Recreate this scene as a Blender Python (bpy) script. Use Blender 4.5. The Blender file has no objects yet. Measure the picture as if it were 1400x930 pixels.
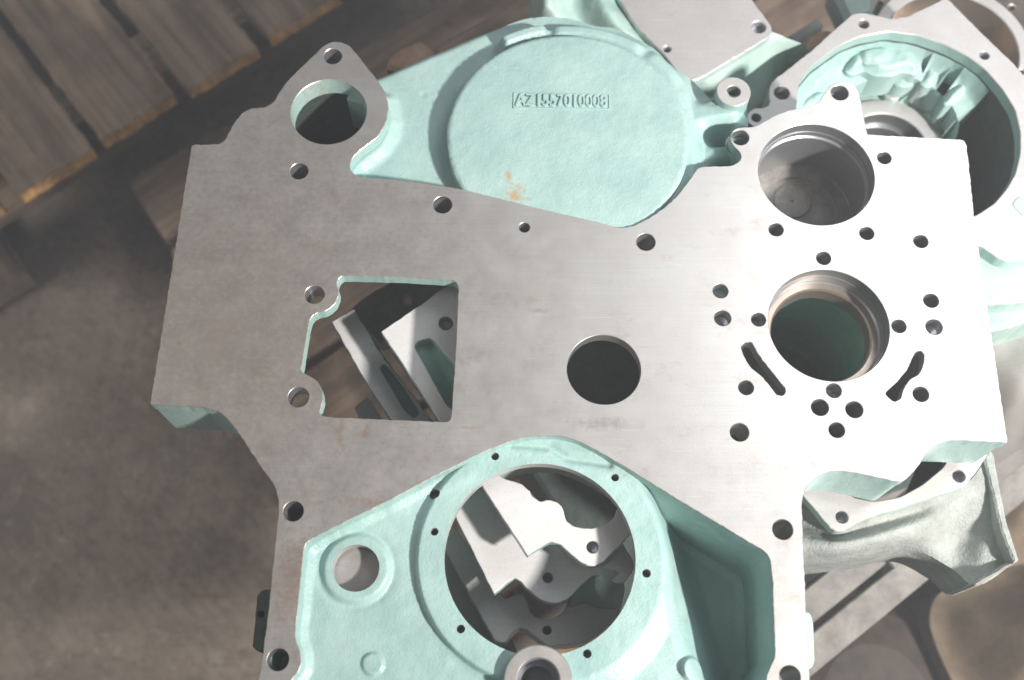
import bpy, math, random
import numpy as np
from mathutils import Vector, Matrix
from mathutils.geometry import delaunay_2d_cdt
random.seed(7); rng = np.random.default_rng(7)
R = math.radians
S = bpy.context.scene
# ------------------------------------------------------------------ camera
H = 0.744; PITCH = R(21.5); F = 1486.0
cam = bpy.data.cameras.new('camera'); cam_o = bpy.data.objects.new('camera', cam)
S.collection.objects.link(cam_o); S.camera = cam_o
cam_o.location = (0, 0, H); cam_o.rotation_euler = (PITCH, 0, 0)
cam.sensor_width = 36; cam.lens = 36 * F / 1400; cam.clip_start = 0.02; cam.clip_end = 50
cam.dof.use_dof = True; cam.dof.focus_distance = 0.80; cam.dof.aperture_fstop = 4.6
# ------------------------------------------------------------------ world, lamps, exposure
w = bpy.data.worlds.new('World'); S.world = w; w.use_nodes = True
bg = w.node_tree.nodes['Background']; bg.inputs[0].default_value = (0.95, 0.95, 1.0, 1); bg.inputs[1].default_value = 0.105
S.view_settings.view_transform = 'Standard'; S.view_settings.look = 'None'
S.view_settings.exposure = 0.23; S.view_settings.gamma = 1.0
def aim(o, target):
    o.rotation_euler = (Vector(target) - o.location).to_track_quat('-Z', 'Y').to_euler()
kl = bpy.data.lights.new('low_sunbeam', 'SPOT'); ko = bpy.data.objects.new('low_sunbeam', kl); S.collection.objects.link(ko)
ko.location = (1.12, -0.46, 1.06); aim(ko, (0.44, 0.48, -0.05))
kl.energy = 265; kl.color = (1.0, 0.965, 0.91); kl.shadow_soft_size = 0.06; kl.spot_size = R(79); kl.spot_blend = 1.0
al = bpy.data.lights.new('gloss_fill', 'AREA'); ao = bpy.data.objects.new('gloss_fill', al); S.collection.objects.link(ao)  # area light added for the gloss gradient across the plate
al.shape = 'RECTANGLE'; al.size = 1.2; al.size_y = 1.0; al.energy = 16; al.color = (0.9, 0.95, 1.0)
ao.location = (1.12, 1.10, 1.65); aim(ao, (0.3, 0.3, 0))

fl_ = bpy.data.lights.new('floor_fill', 'SPOT'); fo_ = bpy.data.objects.new('floor_fill', fl_); S.collection.objects.link(fo_)  # added spot that brightens the floor at the left
fo_.location = (-1.9, 0.2, 1.1); aim(fo_, (-0.75, 0.25, -0.7)); fl_.energy = 125; fl_.color = (1.0, 0.95, 0.88); fl_.shadow_soft_size = 0.35; fl_.spot_size = R(62); fl_.spot_blend = 1.0

# ------------------------------------------------------------------ helpers
def P2(px, py, z=0.0):
    u = px - 700.0; v = 465.0 - py
    t = (H - z) / (F * math.cos(PITCH) - v * math.sin(PITCH))
    return (u * t, (v * math.cos(PITCH) + F * math.sin(PITCH)) * t)
def rw(rpx, py, z=0.0):
    return rpx * (H - z) / (F * math.cos(PITCH) - (465.0 - py) * math.sin(PITCH))
def pts(lst, z=0.0): return [P2(a[0], a[1], z) + tuple(a[2:]) for a in lst]
def circ(c, r, n=48, a0=0.0):
    return [(c[0] + r * math.cos(a0 + 2 * math.pi * i / n), c[1] + r * math.sin(a0 + 2 * math.pi * i / n)) for i in range(n)]
def area(p): return 0.5 * sum(p[i - 1][0] * p[i][1] - p[i][0] * p[i - 1][1] for i in range(len(p)))
def ccw(p): return list(p) if area(p) > 0 else list(p)[::-1]
def rnd(p, cap=0.004, k=0.45, n=4):
    """round the corners of a polygon; a third value on a point is its own cap"""
    out = []; N = len(p)
    for i in range(N):
        a = Vector(p[i - 1][:2]); b = Vector(p[i][:2]); c = Vector(p[(i + 1) % N][:2])
        cc = p[i][2] if len(p[i]) > 2 else cap
        la = (a - b).length; lc = (c - b).length
        d = min(cc, k * la, k * lc)
        s = b + (a - b).normalized() * d; e = b + (c - b).normalized() * d
        for j in range(n + 1):
            t = j / n; q = s * (1 - t) ** 2 + b * 2 * t * (1 - t) + e * t * t
            out.append((q.x, q.y))
    return out
def resample(p, step):
    out = []
    N = len(p)
    for i in range(N):
        a = p[i]; b = p[(i + 1) % N]; L = math.hypot(b[0] - a[0], b[1] - a[1])
        n = max(1, int(round(L / step)))
        for j in range(n): out.append((a[0] + (b[0] - a[0]) * j / n, a[1] + (b[1] - a[1]) * j / n))
    return clean(out, step * 0.25)
def clean(p, eps=1e-5):
    out = [p[0]]
    for q in p[1:]:
        if math.hypot(q[0] - out[-1][0], q[1] - out[-1][1]) > eps: out.append(q)
    if math.hypot(out[0][0] - out[-1][0], out[0][1] - out[-1][1]) < eps: out.pop()
    return out
def offset(p, d):
    """positive d: outward for a ccw polygon"""
    N = len(p); out = []
    for i in range(N):
        a, b, c = p[i - 1], p[i], p[(i + 1) % N]
        n1 = Vector((b[1] - a[1], a[0] - b[0])); n2 = Vector((c[1] - b[1], b[0] - c[0]))
        if n1.length: n1.normalize()
        if n2.length: n2.normalize()
        n = n1 + n2
        if n.length < 1e-6: n = n1
        n.normalize(); s = d / max(0.5, n.dot(n1))
        out.append((b[0] + n.x * s, b[1] + n.y * s))
    return out
def jitter(p, amp):
    N = len(p); e = rng.normal(0, 1, N)
    e = (e + np.roll(e, 1) * 0.7) * amp
    q = offset(p, 1.0)
    return [(p[i][0] + (q[i][0] - p[i][0]) * e[i], p[i][1] + (q[i][1] - p[i][1]) * e[i]) for i in range(N)]
def inside(X, Y, poly):
    r = np.zeros(len(X), bool); n = len(poly)
    for i in range(n):
        x1, y1 = poly[i - 1][:2]; x2, y2 = poly[i][:2]
        if y1 == y2: continue
        m = ((y1 > Y) != (y2 > Y)) & (X < (x2 - x1) * (Y - y1) / (y2 - y1) + x1)
        r ^= m
    return r
def tri(loops, extra=None):
    V = []; E = []
    for l in loops:
        b = len(V); n = len(l); V += [Vector(q[:2]) for q in l]; E += [(b + i, b + (i + 1) % n) for i in range(n)]
    if extra is not None: V += [Vector((float(a), float(b))) for a, b in extra]
    vo, eo, fo = delaunay_2d_cdt(V, E, [], 0, 1e-7)[:3]
    vo = np.array([(q[0], q[1]) for q in vo]); fo = np.array([f for f in fo if len(f) == 3])
    c = vo[fo].mean(axis=1)
    k = inside(c[:, 0], c[:, 1], loops[0])
    for l in loops[1:]: k &= ~inside(c[:, 0], c[:, 1], l)
    fo = fo[k]
    a = vo[fo]; s = (a[:, 1, 0] - a[:, 0, 0]) * (a[:, 2, 1] - a[:, 0, 1]) - (a[:, 2, 0] - a[:, 0, 0]) * (a[:, 1, 1] - a[:, 0, 1])
    fo[s < 0] = fo[s < 0][:, ::-1]
    return vo, fo[np.abs(s) > 1e-12]
class MB:
    def __init__(s): s.v = []; s.f = []; s.m = []; s.s = []
    def add(s, v, f, m=0, smooth=False):
        b = len(s.v); s.v += [tuple(map(float, q)) for q in v]; s.f += [tuple(int(b + i) for i in g) for g in f]
        s.m += [m] * len(f); s.s += [smooth] * len(f); return s
    def build(s, name, mats, parent=None):
        me = bpy.data.meshes.new(name); 
        off = Vector(parent_loc(parent)) if parent else Vector((0, 0, 0))
        me.from_pydata([tuple(Vector(q) - off) for q in s.v], [], s.f)
        if not isinstance(mats, (list, tuple)): mats = [mats]
        for m in mats: me.materials.append(m)
        me.polygons.foreach_set('material_index', s.m); me.polygons.foreach_set('use_smooth', s.s)
        me.update()
        o = bpy.data.objects.new(name, me); S.collection.objects.link(o)
        if parent: o.parent = parent
        return o
LOC = {}
def parent_loc(p):
    a = Vector((0, 0, 0))
    while p is not None: a = a + Vector(p.location); p = p.parent
    return a
def thing(name, label, cat, loc=(0, 0, 0), group=None):
    o = bpy.data.objects.new(name, None); S.collection.objects.link(o); o.location = loc; o.empty_display_size = 0.02
    o['label'] = label; o['category'] = cat
    if group: o['group'] = group
    return o
def tag(o, label, cat, group=None):
    o['label'] = label; o['category'] = cat
    if group: o['group'] = group
    return o
def prism(mb, outer, holes, z1, z0, ch=0.0005, m_top=0, m_out=1, m_hole=None, smooth=True, bottom=True):
    """solid slab: outer loop + hole loops; ch = chamfer"""
    outer = ccw(clean(outer)); holes = [ccw(clean(h)) for h in holes]
    m_hole = m_hole or [m_out] * len(holes)
    tops = [offset(outer, -ch)] + [offset(h, ch) for h in holes]
    v, f = tri(tops); mb.add([(a, b, z1) for a, b in v], f, m_top)
    if bottom:
        v, f = tri([outer] + holes); mb.add([(a, b, z0) for a, b in v], f[:, ::-1], m_out)
    for k, (l, t) in enumerate(zip([outer] + holes, tops)):
        n = len(l); sgn = 1 if k == 0 else -1
        vv = [(a, b, z1) for a, b in t] + [(a, b, z1 - ch) for a, b in l] + [(a, b, z1 - ch) for a, b in l] + [(a, b, z0) for a, b in l]
        q1 = []; q2 = []
        for i in range(n):
            j = (i + 1) % n
            a = (i, n + i, n + j, j); b = (2 * n + i, 3 * n + i, 3 * n + j, 2 * n + j)
            q1.append(a if sgn > 0 else a[::-1]); q2.append(b if sgn > 0 else b[::-1])
        mm = m_out if k == 0 else m_hole[k - 1]
        base = len(mb.v)
        mb.v += [tuple(map(float, q)) for q in vv]
        mb.f += [tuple(base + i for i in g) for g in q1 + q2]; mb.m += [m_top] * n + [mm] * n; mb.s += [False] * n + [smooth] * n
    return mb
def wallring(mb, loop, th, z1, z0, m=0, smooth=True):
    """closed wall following a loop, inside it by th"""
    loop = ccw(clean(loop)); inn = offset(loop, -th)
    n = len(loop)
    vv = [(a, b, z1) for a, b in loop] + [(a, b, z0) for a, b in loop] + [(a, b, z1) for a, b in inn] + [(a, b, z0) for a, b in inn]
    f = []
    for i in range(n):
        j = (i + 1) % n
        f += [(i, n + i, n + j, j), (2 * n + i, 2 * n + j, 3 * n + j, 3 * n + i), (n + i, 3 * n + i, 3 * n + j, n + j), (i, j, 2 * n + j, 2 * n + i)]
    return mb.add(vv, f, m, False)
def lathe(mb, c, prof, n=64, m=0, smooth=True, mats=None, a0=0, a1=2 * math.pi):
    """prof = [(radius, z)...]; every band gets its own verts so creases stay sharp"""
    for k in range(len(prof) - 1):
        (r0, z0), (r1, z1) = prof[k], prof[k + 1]
        v = []; f = []
        for i in range(n):
            a = a0 + (a1 - a0) * i / n
            v += [(c[0] + r0 * math.cos(a), c[1] + r0 * math.sin(a), z0), (c[0] + r1 * math.cos(a), c[1] + r1 * math.sin(a), z1)]
        for i in range(n):
            j = (i + 1) % n; f.append((2 * i, 2 * i + 1, 2 * j + 1, 2 * j))
        mb.add(v, f, mats[k] if mats else m, smooth)
    return mb
def field(mb, outer, holes, hf, step, skirt=0.03, m=0, m_hole=None, hole_depth=0.012, edge=0.002):
    """cast surface: a fine triangulated sheet lifted by hf(x, y) with holes and side walls"""
    outer = ccw(resample(clean(outer), step)); holes = [ccw(h) for h in holes]
    X = np.array(outer); x0, y0 = X.min(0); x1, y1 = X.max(0)
    gx, gy = np.meshgrid(np.arange(x0, x1, step), np.arange(y0, y1, step * 0.87)); gx[::2] += step / 2
    gx = gx.ravel() + rng.uniform(-.1, .1, gx.size) * step; gy = gy.ravel()
    k = inside(gx, gy, offset(outer, -step * 0.5))
    for h in holes: k &= ~inside(gx, gy, offset(h, step * 0.4))
    v, f = tri([outer] + holes, list(zip(gx[k], gy[k])))
    z = hf(v[:, 0], v[:, 1])
    mb.add(np.c_[v, z], f, m, True)
    for q, l in enumerate([outer] + holes):
        l = np.array(l); zz = hf(l[:, 0], l[:, 1]); n = len(l)
        dz = skirt if q == 0 else hole_depth
        vv = [tuple(l[i]) + (zz[i],) for i in range(n)] + [tuple(l[i]) + (zz[i] - dz,) for i in range(n)]
        ff = [(i, n + i, n + (i + 1) % n, (i + 1) % n) for i in range(n)]
        if q: ff = [g[::-1] for g in ff]
        mb.add(vv, ff, m if q == 0 else (m_hole if m_hole is not None else m), True)
    return mb
def sst(a, b, x):
    t = np.clip((x - a) / (b - a), 0, 1); return t * t * (3 - 2 * t)
def vnoise(X, Y, sc, seed=0):
    """smooth value noise, numpy"""
    x = X * sc + seed * 13.7 + 500; y = Y * sc + seed * 7.3 + 500
    xi = np.floor(x).astype(int); yi = np.floor(y).astype(int); fx = x - xi; fy = y - yi
    fx = fx * fx * (3 - 2 * fx); fy = fy * fy * (3 - 2 * fy)
    def h(a, b): 
        q = np.sin(a * 127.1 + b * 311.7 + seed * 74.7) * 43758.5453
        return q - np.floor(q)
    return (h(xi, yi) * (1 - fx) + h(xi + 1, yi) * fx) * (1 - fy) + (h(xi, yi + 1) * (1 - fx) + h(xi + 1, yi + 1) * fx) * fy - 0.5
def segd(X, Y, a, b):
    dx, dy = b[0] - a[0], b[1] - a[1]; t = np.clip(((X - a[0]) * dx + (Y - a[1]) * dy) / (dx * dx + dy * dy), 0, 1)
    return np.hypot(X - a[0] - t * dx, Y - a[1] - t * dy), t
def polyd(X, Y, poly):
    d = np.full(len(X), 9.0)
    for i in range(len(poly)):
        dd, _ = segd(X, Y, poly[i - 1], poly[i]); d = np.minimum(d, dd)
    return d
def rbf(ctrl):
    """smooth surface through control points (px, py, z): thin plate spline"""
    C = np.array([P2(a, b, z) + (z,) for a, b, z in ctrl]); n = len(C)
    def U(r): return np.where(r > 1e-9, r * r * np.log(np.maximum(r, 1e-9)), 0)
    D = np.hypot(C[:, None, 0] - C[None, :, 0], C[:, None, 1] - C[None, :, 1])
    A = np.zeros((n + 3, n + 3)); A[:n, :n] = U(D) + np.eye(n) * 1e-7; A[:n, n] = 1; A[:n, n + 1:] = C[:, :2]; A[n, :n] = 1; A[n + 1:, :n] = C[:, :2].T
    wv = np.linalg.solve(A, np.r_[C[:, 2], 0, 0, 0])
    def f(X, Y):
        r = np.hypot(X[:, None] - C[None, :, 0], Y[:, None] - C[None, :, 1])
        return U(r) @ wv[:n] + wv[n] + wv[n + 1] * X + wv[n + 2] * Y
    return f
def loft(mb, rows, nu=14, nv=10, amp=0.0, sc=60, seed=1, thick=0.02, m=0):
    """smooth sheet through rows of (px, py, z) points, with side walls down by thick"""
    Q = np.array([[P2(a, b, z) + (z,) for a, b, z in r] for r in rows])
    def cr(A, n):
        A = np.concatenate([2 * A[:1] - A[1:2], A, 2 * A[-1:] - A[-2:-1]]); o = []
        for i in range(len(A) - 3):
            for k in range(n):
                t = k / n; p0, p1, p2, p3 = A[i:i + 4]
                o.append(.5 * (2 * p1 + (p2 - p0) * t + (2 * p0 - 5 * p1 + 4 * p2 - p3) * t * t + (3 * p1 - p0 - 3 * p2 + p3) * t ** 3))
        o.append(A[-2]); return np.array(o)
    Q = cr(Q, nv); Q = cr(Q.transpose(1, 0, 2), nu).transpose(1, 0, 2)
    a, b = Q.shape[:2]; V = Q.reshape(-1, 3).copy()
    if amp: V[:, 2] += amp * vnoise(V[:, 0], V[:, 1], sc, seed) + amp * .4 * vnoise(V[:, 0], V[:, 1], sc * 3, seed + 1)
    f = [(i * b + j, i * b + j + 1, (i + 1) * b + j + 1, (i + 1) * b + j) for i in range(a - 1) for j in range(b - 1)]
    u = V[f[0][1]] - V[f[0][0]]; w_ = V[f[0][3]] - V[f[0][0]]
    if u[0] * w_[1] - u[1] * w_[0] < 0: f = [g[::-1] for g in f]
    mb.add(V, f, m, True)
    ring = [j for j in range(b)] + [i * b + b - 1 for i in range(1, a)] + [(a - 1) * b + j for j in range(b - 2, -1, -1)] + [i * b for i in range(a - 2, 0, -1)]
    W = V[ring]; W2 = W.copy(); W2[:, 2] -= thick; n = len(ring)
    mb.add(np.r_[W, W2], [(i, (i + 1) % n, n + (i + 1) % n, n + i) for i in range(n)], m, False); return mb
def box(mb, c, ex, ey, sx, sy, z1, z0, m=0, ch=0.002):
    """oriented box with a chamfered top; c = centre, ex = unit 2D vector along sx"""
    ex = Vector(ex).normalized(); ey = Vector((-ex.y, ex.x)); c = Vector(c)
    q = [c + ex * a * sx / 2 + ey * b * sy / 2 for a, b in ((-1, -1), (1, -1), (1, 1), (-1, 1))]
    return prism(mb, [(p.x, p.y) for p in q], [], z1, z0, ch=ch, m_top=m, m_out=m, smooth=False)

# ------------------------------------------------------------------ materials
def nt(name):
    m = bpy.data.materials.new(name); m.use_nodes = True; t = m.node_tree
    return m, t, t.nodes['Principled BSDF']
def N(t, typ, **kw):
    n = t.nodes.new(typ)
    for k, v in kw.items():
        if k.startswith('i_'):
            key = k[2:]; key = int(key) if key.isdigit() else key.replace('_', ' ')
            n.inputs[key].default_value = v
        else: setattr(n, k, v)
    return n
def coords(t, scale=None):
    g = N(t, 'ShaderNodeNewGeometry').outputs['Position']
    if scale is None: return g
    mp = N(t, 'ShaderNodeMapping'); mp.inputs['Scale'].default_value = scale; t.links.new(g, mp.inputs[0]); return mp.outputs[0]
def noise(t, co, scale, detail=4, rough=0.55, w=0):
    n = N(t, 'ShaderNodeTexNoise'); n.inputs['Scale'].default_value = scale; n.inputs['Detail'].default_value = detail; n.inputs['Roughness'].default_value = rough
    t.links.new(co, n.inputs['Vector']); return n.outputs['Fac']
def ramp(t, fac, stops):
    r = N(t, 'ShaderNodeValToRGB'); e = r.color_ramp.elements
    while len(e) < len(stops): e.new(0.5)
    for q, (p, c) in zip(e, stops):
        q.position = p; q.color = (c, c, c, 1) if isinstance(c, (int, float)) else (*c, 1)
    t.links.new(fac, r.inputs[0]); return r.outputs[0]
def mix(t, fac, a, b, mode='MIX'):
    m = N(t, 'ShaderNodeMix', data_type='RGBA', blend_type=mode)
    for s, v in ((0, fac), (6, a), (7, b)):
        if hasattr(v, 'node'): t.links.new(v, m.inputs[s])
        else: m.inputs[s].default_value = v if s == 0 else (*v, 1)
    return m.outputs[2]
def bump(t, hgt, strength, dist, nrm=None):
    b = N(t, 'ShaderNodeBump'); b.inputs['Strength'].default_value = strength; b.inputs['Distance'].default_value = dist
    t.links.new(hgt, b.inputs['Height'])
    if nrm: t.links.new(nrm, b.inputs['Normal'])
    return b.outputs[0]
def spot_mask(t, c, rx, ry, co=None, warp=0.5):
    """soft, ragged stain round a point of the casting (metres)"""
    mp = N(t, 'ShaderNodeMapping'); mp.inputs['Location'].default_value = (-c[0] / rx, -c[1] / ry, 0); mp.inputs['Scale'].default_value = (1 / rx, 1 / ry, 0)
    t.links.new(coords(t), mp.inputs[0])
    ln = N(t, 'ShaderNodeVectorMath', operation='LENGTH'); t.links.new(mp.outputs[0], ln.inputs[0])
    nz = noise(t, coords(t), 220, 4, 0.65)
    a = N(t, 'ShaderNodeMath', operation='MULTIPLY_ADD'); a.inputs[1].default_value = 2.4; a.inputs[2].default_value = -1.2; t.links.new(nz, a.inputs[0])
    s = N(t, 'ShaderNodeMath', operation='ADD'); t.links.new(ln.outputs['Value'], s.inputs[0]); t.links.new(a.outputs[0], s.inputs[1])
    return ramp(t, s.outputs[0], [(0.0, 1.0), (0.85, 0.0)])

def teal_paint(name, c1=(0.28, 0.43, 0.405), c2=(0.36, 0.505, 0.48), dirt=0.35, rust=(), bmp=0.48):
    m, t, b = nt(name); co = coords(t)
    col = mix(t, ramp(t, noise(t, co, 22, 5), [(0.35, 0.0), (0.65, 1.0)]), c1, c2)
    d = ramp(t, noise(t, co, 55, 7, 0.72), [(0.56, 0.0), (0.74, dirt)])
    col = mix(t, d, col, (0.30, 0.35, 0.31))
    pit = ramp(t, noise(t, co, 420, 3, 0.6), [(0.70, 0.0), (0.76, 0.7)])
    col = mix(t, pit, col, (0.10, 0.17, 0.15))
    pale = ramp(t, noise(t, coords(t, (1, 1, 1)), 130, 4, 0.6), [(0.6, 0.0), (0.8, 0.4)])
    col = mix(t, pale, col, (0.45, 0.62, 0.57))
    for (c, rx, ry, k) in rust:
        sm = spot_mask(t, c, rx, ry); mm = N(t, 'ShaderNodeMath', operation='MULTIPLY'); mm.inputs[1].default_value = k
        t.links.new(sm, mm.inputs[0]); col = mix(t, mm.outputs[0], col, (0.42, 0.20, 0.05))
    t.links.new(col, b.inputs['Base Color'])
    t.links.new(ramp(t, noise(t, co, 90, 4), [(0.3, 0.30), (0.7, 0.50)]), b.inputs['Roughness'])
    b.inputs['Specular IOR Level'].default_value = 0.5
    n1 = bump(t, noise(t, co, 800, 2, 0.5), bmp, 0.0006)
    n2 = bump(t, noise(t, co, 240, 4, 0.55), bmp * .7, 0.0012, n1)
    t.links.new(n2, b.inputs['Normal']); return m
def machined(name, base=(0.56, 0.545, 0.53), rust=0.0, rough=(0.36, 0.5), metal=0.55, stains=(), dirt=0.25, lines=(9, 900, 1)):
    m, t, b = nt(name); co = coords(t)
    fine = noise(t, coords(t, lines), 1.0, 4, 0.6)
    col = mix(t, ramp(t, fine, [(0.3, 0.0), (0.7, 1.0)]), tuple(x * 0.93 for x in base), tuple(min(1, x * 1.05) for x in base))
    cl = ramp(t, noise(t, co, 14, 6, 0.62), [(0.38, 0.0), (0.72, 1.0)])
    col = mix(t, cl, col, tuple(x * 0.90 * y for x, y in zip(base, (1.0, 0.97, 0.94))))
    grain = ramp(t, noise(t, co, 900, 2, 0.5), [(0.62, 0.0), (0.75, dirt)])
    col = mix(t, grain, col, tuple(x * 0.45 for x in base))
    dk = ramp(t, noise(t, co, 38, 8, 0.75), [(0.64, 0.0), (0.76, dirt)])
    col = mix(t, dk, col, (0.2, 0.17, 0.15))
    mpS = N(t, 'ShaderNodeMapping'); mpS.inputs['Rotation'].default_value = (0, 0, 0.5); mpS.inputs['Scale'].default_value = (14, 620, 1); t.links.new(coords(t), mpS.inputs[0])
    col = mix(t, ramp(t, noise(t, mpS.outputs[0], 1.0, 2, 0.5), [(0.73, 0.0), (0.76, 0.45)]), col, tuple(min(1, x * 1.5) for x in base))
    mpT = N(t, 'ShaderNodeMapping'); mpT.inputs['Rotation'].default_value = (0, 0, -0.9); mpT.inputs['Scale'].default_value = (22, 800, 1); t.links.new(coords(t), mpT.inputs[0])
    col = mix(t, ramp(t, noise(t, mpT.outputs[0], 1.0, 2, 0.5), [(0.74, 0.0), (0.77, 0.45)]), col, tuple(x * 0.5 for x in base))
    if rust:
        r1 = ramp(t, noise(t, coords(t, (1, 1.6, 1)), 30, 8, 0.72), [(0.56, 0.0), (0.74, rust)])
        col = mix(t, r1, col, (0.40, 0.22, 0.12))
    for (c, rx, ry, k, cc) in stains:
        sm = spot_mask(t, c, rx, ry); mm = N(t, 'ShaderNodeMath', operation='MULTIPLY'); mm.inputs[1].default_value = k
        t.links.new(sm, mm.inputs[0]); col = mix(t, mm.outputs[0], col, cc)
    t.links.new(col, b.inputs['Base Color']); b.inputs['Metallic'].default_value = metal
    t.links.new(ramp(t, noise(t, co, 45, 6, 0.65), [(0.3, rough[0]), (0.7, rough[1])]), b.inputs['Roughness'])
    b1 = bump(t, fine, 0.12, 0.00010); b2 = bump(t, noise(t, co, 700, 3), 0.25, 0.00025, b1)
    t.links.new(b2, b.inputs['Normal']); return m
def rough_iron(name, c1, c2, rough=0.7, metal=0.2, bm=0.8):
    m, t, b = nt(name); co = coords(t)
    col = mix(t, ramp(t, noise(t, co, 40, 7, 0.7), [(0.35, 0.0), (0.68, 1.0)]), c1, c2)
    sp = ramp(t, noise(t, co, 500, 3, 0.6), [(0.66, 0.0), (0.74, 0.6)]); col = mix(t, sp, col, tuple(x * 0.35 for x in c1))
    t.links.new(col, b.inputs['Base Color']); b.inputs['Roughness'].default_value = rough; b.inputs['Metallic'].default_value = metal
    n1 = bump(t, noise(t, co, 700, 3, 0.5), bm, 0.0008); t.links.new(bump(t, noise(t, co, 90, 4), bm * 0.6, 0.003, n1), b.inputs['Normal']); return m
def wood(name, c1, c2, d):
    """weathered board; d = angle of the grain"""
    m, t, b = nt(name)
    r = N(t, 'ShaderNodeVectorRotate', rotation_type='Z_AXIS'); r.inputs['Angle'].default_value = -d; t.links.new(coords(t), r.inputs['Vector'])
    oi = N(t, 'ShaderNodeObjectInfo'); sc = N(t, 'ShaderNodeVectorMath', operation='SCALE'); sc.inputs[0].default_value = (3, 5, 7); t.links.new(oi.outputs['Random'], sc.inputs['Scale'])
    ad = N(t, 'ShaderNodeVectorMath', operation='ADD'); t.links.new(r.outputs[0], ad.inputs[0]); t.links.new(sc.outputs[0], ad.inputs[1])
    mp = N(t, 'ShaderNodeMapping'); mp.inputs['Scale'].default_value = (3, 60, 60); t.links.new(ad.outputs[0], mp.inputs[0])
    g = noise(t, mp.outputs[0], 1.0, 6, 0.65); col = mix(t, ramp(t, g, [(0.40, 0.0), (0.60, 1.0)]), tuple(x * .75 for x in c1), tuple(x * 1.15 for x in c2))
    kn = ramp(t, noise(t, ad.outputs[0], 22, 2, 0.4), [(0.72, 0.0), (0.76, 0.8)]); col = mix(t, kn, col, tuple(x * .3 for x in c1))
    dirt = ramp(t, noise(t, ad.outputs[0], 9, 7, 0.7), [(0.4, 0.0), (0.7, 0.75)]); col = mix(t, dirt, col, tuple(x * 0.42 for x in c1))
    light = ramp(t, noise(t, ad.outputs[0], 16, 6, 0.7), [(0.55, 0.0), (0.75, 0.4)]); col = mix(t, light, col, tuple(min(1, x * 1.5) for x in c2))
    t.links.new(col, b.inputs['Base Color']); b.inputs['Roughness'].default_value = 0.8
    t.links.new(bump(t, g, 0.6, 0.002), b.inputs['Normal']); return m
def concrete(name):
    m, t, b = nt(name); co = coords(t)
    col = mix(t, ramp(t, noise(t, co, 3.2, 8, 0.65), [(0.35, 0.0), (0.68, 1.0)]), (0.22, 0.175, 0.14), (0.42, 0.345, 0.285))
    col = mix(t, ramp(t, noise(t, co, 14, 8, 0.7), [(0.45, 0.0), (0.75, 0.6)]), col, (0.13, 0.105, 0.085))
    col = mix(t, ramp(t, noise(t, co, 26, 6, 0.75), [(0.58, 0.0), (0.68, 0.6)]), col, (0.48, 0.42, 0.36))
    col = mix(t, ramp(t, noise(t, coords(t, (9, 40, 1)), 1.0, 6, 0.75), [(0.55, 0.0), (0.68, 0.55)]), col, (0.12, 0.095, 0.075))
    col = mix(t, ramp(t, noise(t, co, 75, 6, 0.7), [(0.50, 0.0), (0.66, 0.55)]), col, (0.13, 0.10, 0.082))
    col = mix(t, ramp(t, noise(t, co, 110, 5, 0.7), [(0.60, 0.0), (0.70, 0.6)]), col, (0.55, 0.49, 0.43))
    tr = N(t, 'ShaderNodeTexWave', wave_type='BANDS', bands_direction='DIAGONAL'); tr.inputs['Scale'].default_value = 26; tr.inputs['Distortion'].default_value = 3; tr.inputs['Detail'].default_value = 2
    t.links.new(co, tr.inputs['Vector'])
    tm = N(t, 'ShaderNodeMath', operation='MULTIPLY'); t.links.new(ramp(t, tr.outputs['Fac'], [(0.4, 0.0), (0.8, 1.0)]), tm.inputs[0]); t.links.new(ramp(t, noise(t, co, 2.4, 2), [(0.48, 0.0), (0.6, 0.16)]), tm.inputs[1])
    col = mix(t, tm.outputs[0], col, (0.15, 0.12, 0.10))
    v = N(t, 'ShaderNodeTexVoronoi'); v.inputs['Scale'].default_value = 12; t.links.new(co, v.inputs['Vector'])
    col = mix(t, ramp(t, v.outputs['Distance'], [(0.03, 0.8), (0.055, 0.0)]), col, (0.42, 0.39, 0.35))
    t.links.new(col, b.inputs['Base Color']); b.inputs['Roughness'].default_value = 0.75
    wv = N(t, 'ShaderNodeTexWave', wave_type='BANDS', bands_direction='DIAGONAL'); wv.inputs['Scale'].default_value = 9; wv.inputs['Distortion'].default_value = 5; wv.inputs['Detail'].default_value = 3
    t.links.new(co, wv.inputs['Vector'])
    n1 = bump(t, wv.outputs['Fac'], 0.2, 0.008); t.links.new(bump(t, noise(t, co, 34, 8, 0.75), 1.0, 0.02, n1), b.inputs['Normal']); return m

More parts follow.
